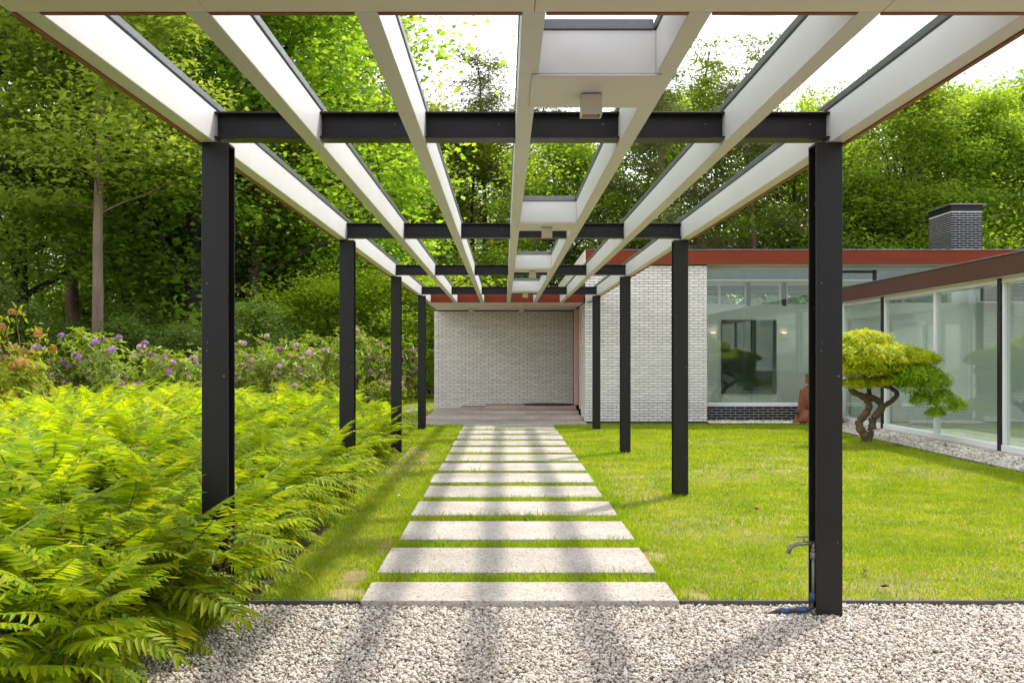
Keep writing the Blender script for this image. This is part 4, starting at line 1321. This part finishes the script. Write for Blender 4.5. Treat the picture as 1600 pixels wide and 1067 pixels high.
# ------------------------------------------------------------------ trees
def grow(seed, H, R0, first, prof, n_limb, sub, el=(0.5, 0.9), droop=0.0, wob=0.25, top=0.96, csig=(0.55, 0.55, 0.42), per=220, leaf=(0.11, 0.075), flat=0.5, ldroop=0.0, fork=0.0, limb_r=0.42, sag=None):
    """returns trunk mesh arrays and leaf arrays (unit: metres)"""
    r = np.random.default_rng(seed)
    tubes = []
    ts = np.linspace(0, 1, 12)
    w = np.cumsum(r.normal(0, wob / 3, (12, 2)), 0); w -= w[0]
    w *= ts[:, None]
    trunk = np.stack([w[:, 0], w[:, 1], ts * H * top], -1)
    trad = R0 * (1 - 0.88 * ts) * (1 + 0.35 * np.exp(-ts * 30))
    tubes.append((trunk, trad))
    C = []
    az = r.uniform(0, 6.28)
    for i in range(n_limb):
        t = first + (0.985 - first) * ((i + r.uniform(0, .8)) / n_limb)
        p0 = np.array([np.interp(t, ts, trunk[:, k]) for k in range(3)])
        az += 2.399 + r.uniform(-.5, .5)
        L = prof((t - first) / (1 - first)) * r.uniform(0.75, 1.15)
        e = el[0] + (el[1] - el[0]) * (t - first) / (1 - first) + r.uniform(-.15, .15)
        d = np.array([math.cos(az) * math.cos(e), math.sin(az) * math.cos(e), math.sin(e)])
        s = np.linspace(0, 1, 6)
        pts = p0 + d * (s * L)[:, None] + np.array([0, 0, 1.0]) * (-(droop) * L * s ** 2)[:, None]
        pts += np.cumsum(r.normal(0, 0.035 * L, (6, 3)), 0) * s[:, None]
        rr = max(0.014, np.interp(t, ts, trad) * limb_r * (0.6 + 0.5 * L / 4))
        tubes.append((pts, rr * (1 - 0.85 * s)))
        for j in range(sub):
            q = 0.36 + 0.64 * (j + r.uniform(0, .9)) / sub
            b = np.array([np.interp(q, s, pts[:, k]) for k in range(3)])
            a2 = r.uniform(0, 6.28); e2 = r.uniform(-.1, .8)
            d2 = unit(d * 0.6 + np.array([math.cos(a2) * math.cos(e2), math.sin(a2) * math.cos(e2), math.sin(e2) * 0.8]))
            l2 = L * r.uniform(0.16, 0.38)
            e_ = b + d2 * l2 - np.array([0, 0, droop * l2 * 0.8])
            tubes.append((np.array([b, (b + e_) / 2 + r.normal(0, .04, 3), e_]), rr * 0.32 * np.array([1, .6, .2])))
            C.append(e_)
            if r.uniform() < 0.45: C.append((b + e_) / 2 + r.normal(0, .1, 3))
        C.append(pts[-1])
    C = np.array(C)
    n = len(C) * per
    which = np.repeat(np.arange(len(C)), (np.exp(r.normal(0, .35, len(C))) * per).astype(int) + 3)
    size = np.exp(r.normal(0, .28, len(C)))
    off = r.normal(size=(len(which), 3))
    # leaves gather on the outside of each clump
    rad = np.linalg.norm(off, axis=1, keepdims=True)
    off = off / (rad + 1e-6) * (rad ** 0.7)
    P = C[which] + off * np.array(csig) * size[which][:, None]
    if sag: P[:, 2] -= np.abs(off[:, 2]) * sag
    P = P[P[:, 2] > 0.2]
    m = len(P)
    a = r.uniform(0, 6.283, m)
    D = np.stack([np.cos(a), np.sin(a), r.normal(-ldroop, 0.35, m)], -1)
    N = np.stack([r.normal(0, flat, m), r.normal(0, flat, m), np.ones(m)], -1)
    k = np.exp(r.normal(-.05, .3, m))
    V, F = leaf_quads(P, D, N, leaf[0] * k, leaf[1] * k, 0.12)
    tv, tf = tubes_np(tubes, 6)
    return tv, tf, V, F


def dome(R):   # rounded crown
    return lambda u: R * (0.55 + 0.65 * math.sin(math.pi * min(1, 0.15 + u * 0.85))) * (1 - 0.45 * u * u)
def cone(R):
    return lambda u: R * (1.05 - 0.85 * u)


SPEC = {
    'oak_a': dict(seed=1, H=13, R0=.24, first=.16, prof=dome(3.9), n_limb=30, sub=5, per=125, leaf=(.145, .095), flat=1.15),
    'oak_b': dict(seed=2, H=14, R0=.26, first=.22, prof=dome(4.3), n_limb=27, sub=6, el=(.3, 1.0), per=125, leaf=(.145, .095), wob=.5, flat=1.15),
    'oak_c': dict(seed=3, H=12, R0=.2, first=.10, prof=dome(3.3), n_limb=34, sub=5, el=(.2, .9), per=130, leaf=(.135, .09), flat=1.15),
    'bright_a': dict(seed=4, H=14, R0=.2, first=.20, prof=dome(4.0), n_limb=26, sub=5, el=(.4, 1.0), per=120, leaf=(.14, .095), csig=(.5, .5, .36), flat=1.15),
    'spray_a': dict(seed=5, H=14, R0=.15, first=.30, prof=dome(3.0), n_limb=46, sub=7, el=(.45, 1.05), droop=.12, limb_r=.24, per=105, leaf=(.13, .075), csig=(.66, .66, .14), flat=.8),
    'pine_a': dict(seed=6, H=15, R0=.2, first=.42, prof=cone(3.0), n_limb=26, sub=6, el=(.0, .7), droop=.12, per=140, leaf=(.15, .022), csig=(.42, .42, .2), flat=.9, top=.97),
    'birch_a': dict(seed=7, H=15, R0=.12, first=.28, prof=dome(2.3), n_limb=28, sub=5, el=(.5, 1.1), droop=.30, per=52, leaf=(.09, .06), csig=(.26, .26, .5), flat=1.0, ldroop=.6, sag=.35),
    'larch_a': dict(seed=8, H=15, R0=.18, first=.20, prof=cone(3.6), n_limb=36, sub=6, el=(-.1, .7), droop=-.10, per=120, leaf=(.16, .03), csig=(.5, .5, .2), flat=.9, top=.98),
    'shrub_a': dict(seed=9, H=3.3, R0=.07, first=.05, prof=dome(2.0), n_limb=26, sub=5, el=(.1, .9), per=75, leaf=(.10, .05), csig=(.34, .34, .12), flat=.8),
    'shrub_b': dict(seed=10, H=4.0, R0=.06, first=.05, prof=dome(1.9), n_limb=24, sub=4, el=(.2, 1.0), per=85, leaf=(.11, .05), csig=(.36, .36, .28), flat=1.1),
}
DEF_MAT = {'oak_a': ('bark_dark', 'oak'), 'oak_b': ('bark_dark', 'oak'), 'oak_c': ('bark_brown', 'dark'), 'bright_a': ('bark_dark', 'bright'), 'spray_a': ('bark_tan', 'spray'),
           'pine_a': ('bark_pine', 'pine'), 'birch_a': ('bark_brown', 'birch'), 'larch_a': ('bark_brown', 'pine'), 'shrub_a': ('bark_brown', 'bright'), 'shrub_b': ('bark_brown', 'under')}
TREE_ME = {}
for k, a in SPEC.items():
    tv, tf, lv, lf = grow(**a)
    TREE_ME[k] = (np_mesh('trunk', tv, tf, M[DEF_MAT[k][0]], True), np_mesh('crown', lv, lf, M[DEF_MAT[k][1]], False), a['H'])

rt = random.Random(9)


def tree(px, d, spec, h, label, name='tree', cat='tree', group=None, mat=None, bark=None, wide=1.0, rz=None, zb=-0.08):
    if cat == 'tree':
        k = 1.27 if 440 < px < 760 else (1.14 if px < 440 else 1.06)
        d, h = d * k, h * k
    t, c, H = TREE_ME[spec]
    s = h / H
    root = empty(name, (px_x(px, d), d, zb), label, cat, group)
    root.rotation_euler = (0, 0, rt.uniform(0, 6.28) if rz is None else rz)
    root.scale = (s * wide, s * wide, s)
    for nm, me, mm in (('trunk', t, bark), ('crown', c, mat)):
        o = link(nm, me, root)
        if mm:
            o.material_slots[0].link = 'OBJECT'
            o.material_slots[0].material = M[mm]
    return root


# left of the pergola
tree(152, 24, 'spray_a', 15.5, 'airy pale green tree with straight tan trunk at the far left', 'deciduous_tree', rz=0.4)
tree(112, 31, 'pine_a', 17, 'pine with pinkish brown trunk just left of the tan-trunked tree', 'pine_tree')
tree(30, 29, 'oak_a', 15, 'dense dark tree at the left edge behind the azalea', 'deciduous_tree', mat='dark', wide=1.1)
tree(-60, 26, 'oak_b', 13, 'leafy green tree cut by the left edge of the picture', 'deciduous_tree')
tree(225, 33, 'bright_a', 16, 'light green tree glowing behind the tan-trunked tree', 'deciduous_tree', mat='spray')
tree(300, 30, 'oak_a', 16.5, 'tall dark green oak behind the nearest left post', 'oak_tree', mat='dark')
tree(395, 31, 'oak_c', 14.5, 'dark leafy tree right of the nearest left post', 'deciduous_tree', mat='dark', wide=1.15)
tree(425, 36, 'oak_b', 18, 'tall mid green oak between the second and third white beams', 'oak_tree')
tree(455, 29, 'oak_c', 8.5, 'rounded mid green young tree left of the second left post', 'deciduous_tree', mat='oak')
tree(515, 36, 'bright_a', 16.0, 'yellow-green oak with dark forked trunk left of the third white beam', 'oak_tree', wide=0.92, rz=2.0)
tree(520, 32, 'oak_c', 9, 'deep green tree above the light green bushes by the second left post', 'deciduous_tree', mat='dark', wide=1.15)
tree(690, 40, 'bright_a', 10.6, 'yellow-green oak behind the middle of the pergola', 'oak_tree', wide=1.15, rz=4.0)
tree(632, 42, 'oak_a', 11.0, 'green oak behind the third left post', 'oak_tree', mat='oak')
tree(762, 46, 'larch_a', 15.4, 'lone conifer rising against the white sky at the top centre', 'conifer_tree', wide=1.0)
tree(740, 38, 'bright_a', 9.5, 'bright yellow-green young tree low behind the pergola centre', 'deciduous_tree', wide=1.25)
tree(610, 39, 'oak_c', 8, 'dark green tree behind the bright bushes', 'deciduous_tree', mat='dark', wide=1.3)
# centre and right
tree(850, 44, 'pine_a', 13.0, 'olive pine behind the boxed pergola middle', 'pine_tree', wide=1.2)
tree(880, 38, 'oak_a', 9.5, 'mid green tree low behind the entrance roof', 'deciduous_tree', mat='oak', wide=1.15)
tree(945, 40, 'larch_a', 9.6, 'drooping olive conifer above the entrance right corner', 'conifer_tree', wide=1.3)
tree(1000, 41, 'oak_b', 11.5, 'green leafy tree behind the left end of the red roof edge', 'deciduous_tree')
tree(1045, 37, 'pine_a', 12.0, 'olive pine with reddish trunk left of the second right post', 'pine_tree', wide=1.1)
tree(1085, 43, 'birch_a', 15.2, 'feathery tall birch left of the sky gap on the right', 'birch_tree', wide=1.25)
tree(1168, 44, 'birch_a', 15.6, 'taller wispy birch with drooping twigs beside the sixth white beam', 'birch_tree', wide=1.25, rz=3)
tree(1120, 44, 'oak_a', 12.5, 'green tree between the two birches', 'deciduous_tree', mat='oak')
tree(1182, 36, 'pine_a', 11.5, 'olive pine with pale trunk rising behind the red roof edge', 'pine_tree', wide=1.2, rz=1.2)
tree(1235, 37, 'oak_c', 9.5, 'low green tree behind the roof just left of the near right post', 'deciduous_tree', mat='oak', wide=1.2)
tree(1300, 46, 'birch_a', 14.0, 'pale birch top in the gap beside the outer right beam', 'birch_tree', wide=1.4, rz=5)
tree(1290, 42, 'oak_a', 11.5, 'green tree directly behind the near right post', 'deciduous_tree', mat='oak')
tree(1392, 37, 'oak_b', 11.2, 'oak with dark forking limbs between the near right post and the chimney', 'oak_tree', mat='oak', rz=0.8, wide=1.05)
tree(1455, 41, 'bright_a', 11.6, 'sunlit green tree left of the chimney', 'deciduous_tree', mat='oak')
tree(1500, 44, 'oak_a', 12.3, 'tall green oak straight behind the chimney', 'oak_tree')
tree(1566, 37, 'oak_b', 10.6, 'green oak with dark upright trunk right of the chimney', 'oak_tree', rz=2.6)
tree(1625, 40, 'oak_c', 11.6, 'dense green tree at the right edge above the glass wing', 'deciduous_tree', mat='oak', wide=1.2)
tree(1700, 38, 'oak_a', 10.8, 'leafy oak mostly beyond the right edge of the picture', 'oak_tree')
tree(1360, 36, 'oak_c', 7.5, 'low dark green tree above the roof beside the near right post', 'deciduous_tree', mat='oak', wide=1.4)
tree(1440, 36, 'oak_c', 7.0, 'low bushy green tree left of the chimney foot', 'deciduous_tree', mat='oak', wide=1.4, rz=2)
tree(1540, 37, 'oak_c', 7.2, 'low green tree right of the chimney foot', 'deciduous_tree', mat='oak', wide=1.4, rz=4)
tree(205, 33, 'oak_c', 8.5, 'leafy green young tree right of the tan trunk', 'deciduous_tree', mat='oak', wide=1.25, rz=1.0)
tree(275, 36, 'oak_c', 9.5, 'green leafy tree in the gap left of the nearest left post', 'deciduous_tree', mat='oak', wide=1.2, rz=3.1)
tree(60, 35, 'oak_c', 9.0, 'green young tree between the left edge and the tan trunk', 'deciduous_tree', mat='oak', wide=1.25, rz=5.1)
tree(400, 35, 'oak_c', 8.0, 'bright leafy young tree just right of the nearest left post', 'deciduous_tree', mat='bright', wide=1.2, rz=0.3)
# lighter bushes by the entrance
tree(612, 32, 'shrub_a', 3.6, 'big bright yellow-green layered bush between the second and third left posts', 'bush', 'bush', wide=1.1, mat='lime')
tree(528, 33, 'shrub_a', 3.4, 'bright green layered bush left of the second left post', 'bush', 'bush', wide=1.1, rz=2.2, mat='lime')
tree(682, 33.5, 'shrub_a', 3.0, 'bright bush just left of the entrance wall', 'bush', 'bush', rz=4.1, mat='lime')
# dark understorey bushes along the wood edge
US_LABEL = ['dark understorey bush ' + w for w in (
    'behind the upper twigs of the orange azalea', 'between the azalea and the tan tree trunk', 'just right of the tan tree trunk', 'second to the right of the tan tree trunk',
    'left of the nearest left post', 'hidden behind the nearest left post', 'just right of the nearest left post', 'behind the pale pink rhododendron',
    'left of the tall olive rhododendron mound', 'at the very left edge of the picture', 'in deep shade farther back right of the tan trunk', 'in deep shade behind the tan tree trunk',
    'behind the whitish rhododendron mound', 'behind the bright layered bush by the second left post', 'in the shade behind the big bright bush')]
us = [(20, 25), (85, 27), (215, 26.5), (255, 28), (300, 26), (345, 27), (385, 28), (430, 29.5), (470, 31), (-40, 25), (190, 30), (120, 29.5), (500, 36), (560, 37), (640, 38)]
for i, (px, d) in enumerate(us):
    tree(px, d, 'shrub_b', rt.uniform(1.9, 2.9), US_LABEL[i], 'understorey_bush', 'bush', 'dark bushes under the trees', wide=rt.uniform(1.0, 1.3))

# the wood farther back that reads as one mass
def wood(name, xs, d0, d1, htop, n, label, mat):
    cx = rng.uniform(xs[0], xs[1], n); cy = rng.uniform(d0, d1, n)
    cz = rng.uniform(0.3, 1.0, n) * htop(cx)
    per = 60
    w = np.repeat(np.arange(n), per)
    P = np.stack([cx, cy, cz], -1)[w] + rng.normal(size=(n * per, 3)) * np.array([.9, .9, .6])
    P = P[P[:, 2] > 0]
    m = len(P)
    D = unit(np.stack([rng.normal(size=m), rng.normal(size=m), rng.normal(-.2, .4, m)], -1))
    N = np.stack([rng.normal(0, .6, m), rng.normal(0, .6, m), np.ones(m)], -1)
    V, F = leaf_quads(P, D, N, rng.uniform(.16, .3, m), rng.uniform(.10, .2, m), .12)
    tag(link(name, np_mesh(name, V, F, M[mat])), label, 'wood', kind='stuff')


wood('woodland', (-42, -3), 54, 66, lambda x: np.where(x < -17, 7.0, 14.0), 800, 'dense green wood far behind the trees on the left', 'dark')
wood('woodland', (-6, 42), 56, 66, lambda x: 11.0 + 0.06 * x, 1000, 'green wood far behind the trees on the right', 'oak')
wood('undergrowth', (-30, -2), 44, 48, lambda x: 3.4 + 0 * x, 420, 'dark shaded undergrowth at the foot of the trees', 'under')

# ------------------------------------------------------------------ laceleaf maple on the lawn
MD = 16.2
mx0 = px_x(1356, MD)
maple = empty('laceleaf_maple', (mx0, MD, -0.03), 'small gnarled maple with twisted trunk and yellow-green cloud crown on the lawn', 'tree')
def mp(px, py, dy=0.0):
    return np.array([px_x(px, MD) - mx0, dy, px_z(py, MD) + 0.03])
tb = []
def limb(seq, r0, r1):
    pts = np.array([mp(*s) for s in seq])
    # smooth resample
    t = np.linspace(0, len(pts) - 1, len(pts) * 4)
    q = np.stack([np.interp(t, np.arange(len(pts)), pts[:, k]) for k in range(3)], -1)
    for _ in range(2):
        q[1:-1] = (q[:-2] + 2 * q[1:-1] + q[2:]) / 4
    q += rng.normal(0, .006, q.shape) * (np.arange(len(q)) > 2)[:, None]
    q = np.stack([np.interp(np.linspace(0, len(q) - 1, len(q) * 2), np.arange(len(q)), q[:, k]) for k in range(3)], -1)
    for _ in range(2):
        q[1:-1] = (q[:-2] + 2 * q[1:-1] + q[2:]) / 4
    tb.append((q, np.linspace(r0, r1, len(q)) * 1.0 * (1 + 0.10 * np.sin(np.arange(len(q)) * 0.9 + r0 * 50))))
limb([(1354, 694), (1354, 684), (1345, 672), (1341, 660), (1350, 650), (1358, 640), (1357, 626), (1347, 619), (1330, 612), (1329, 606), (1343, 600), (1352, 592)], .075, .035)
limb([(1355, 694), (1357, 682), (1363, 668), (1364, 655), (1372, 645), (1380, 636), (1374, 626), (1362, 622), (1350, 618)], .07, .045)
limb([(1380, 636, .02), (1392, 629, .05), (1403, 620, .05), (1402, 613, 0), (1392, 606, -.05), (1378, 602, -.05), (1362, 600, 0), (1350, 594, .05)], .042, .028)
limb([(1358, 626), (1362, 612, .1), (1360, 598, .1), (1375, 580, .1), (1400, 565, .05)], .045, .02)
limb([(1352, 592), (1345, 578, -.1), (1335, 560, -.1)], .03, .015)
limb([(1378, 602), (1405, 592, .1), (1430, 600, .1), (1450, 620, 0), (1465, 640, -.1)], .03, .012)
limb([(1400, 565), (1430, 555, 0), (1455, 560, 0)], .02, .01)
v, f = tubes_np(tb, 8)
link('trunk', np_mesh('trunk', v, f, M['bark_maple'], True), maple)


def cloud(spec, n, name, mat, lab=None):
    """flat-topped clumps of fine drooping leaf fingers"""
    Ps, Ds, Ns = [], [], []
    tot = sum(rx * ry for _, _, _, rx, ry, _ in spec)
    for px, py, dy, rx, ry, rz in spec:
        k = int(n * rx * ry / tot)
        u = unit(rng.normal(size=(k, 3))); u[:, 2] = np.abs(u[:, 2]) * np.where(rng.uniform(size=k) < .9, 1, -.45)
        rad = rng.uniform(.70, 1.0, (k, 1)) + np.abs(rng.normal(0, .05, (k, 1)))
        lump = 1 + 0.13 * np.sin(u[:, :1] * 7 + px) * np.sin(u[:, 1:2] * 6 + py) + .07 * np.sin(u[:, :1] * 17)
        p = mp(px, py, dy) + u * rad * lump * np.array([rx, ry, rz])
        out = unit(u * np.array([1, 1, .35]) + rng.normal(0, .45, (k, 3)))
        out[:, 2] -= 0.25 + 0.5 * (1 - u[:, 2])
        Ps.append(p); Ds.append(unit(out)); Ns.append(unit(u + np.array([0, 0, .5]) + rng.normal(0, .35, (k, 3))))
    P, D, N = map(np.concatenate, (Ps, Ds, Ns))
    V, F = leaf_quads(P, D, N, rng.uniform(.05, .11, len(P)), rng.uniform(.012, .02, len(P)), .1)
    o = link(name, np_mesh(name, V, F, M[mat]), maple)
    if lab: o['label'] = lab


cloud([(1350, 534, 0, .40, .38, .18), (1318, 553, -.1, .38, .34, .17), (1395, 553, -.05, .38, .36, .16), (1430, 561, .05, .30, .34, .15), (1454, 564, 0, .17, .2, .12), (1365, 562, .2, .55, .4, .17),
       (1316, 581, -.2, .34, .34, .17), (1352, 579, -.35, .38, .3, .17), (1388, 577, -.25, .38, .34, .16), (1424, 582, -.1, .34, .3, .15), (1332, 601, -.2, .28, .26, .12), (1372, 598, -.2, .30, .26, .10),
       (1360, 568, -.15, .62, .55, .30), (1345, 560, -.2, .50, .48, .28), (1400, 566, -.1, .52, .48, .22)], 52000, 'crown', 'maple')
cloud([(1412, 588, -.35, .34, .36, .2), (1440, 600, -.4, .26, .3, .26), (1456, 628, -.45, .19, .24, .22), (1474, 634, -.5, .14, .18, .14), (1428, 626, -.3, .18, .2, .15), (1445, 645, -.4, .15, .15, .10), (1425, 604, -.3, .36, .3, .3), (1398, 594, -.3, .3, .3, .16)], 12000, 'lower_crown', 'maple_shade', 'shaded hanging side of the crown in darker green')
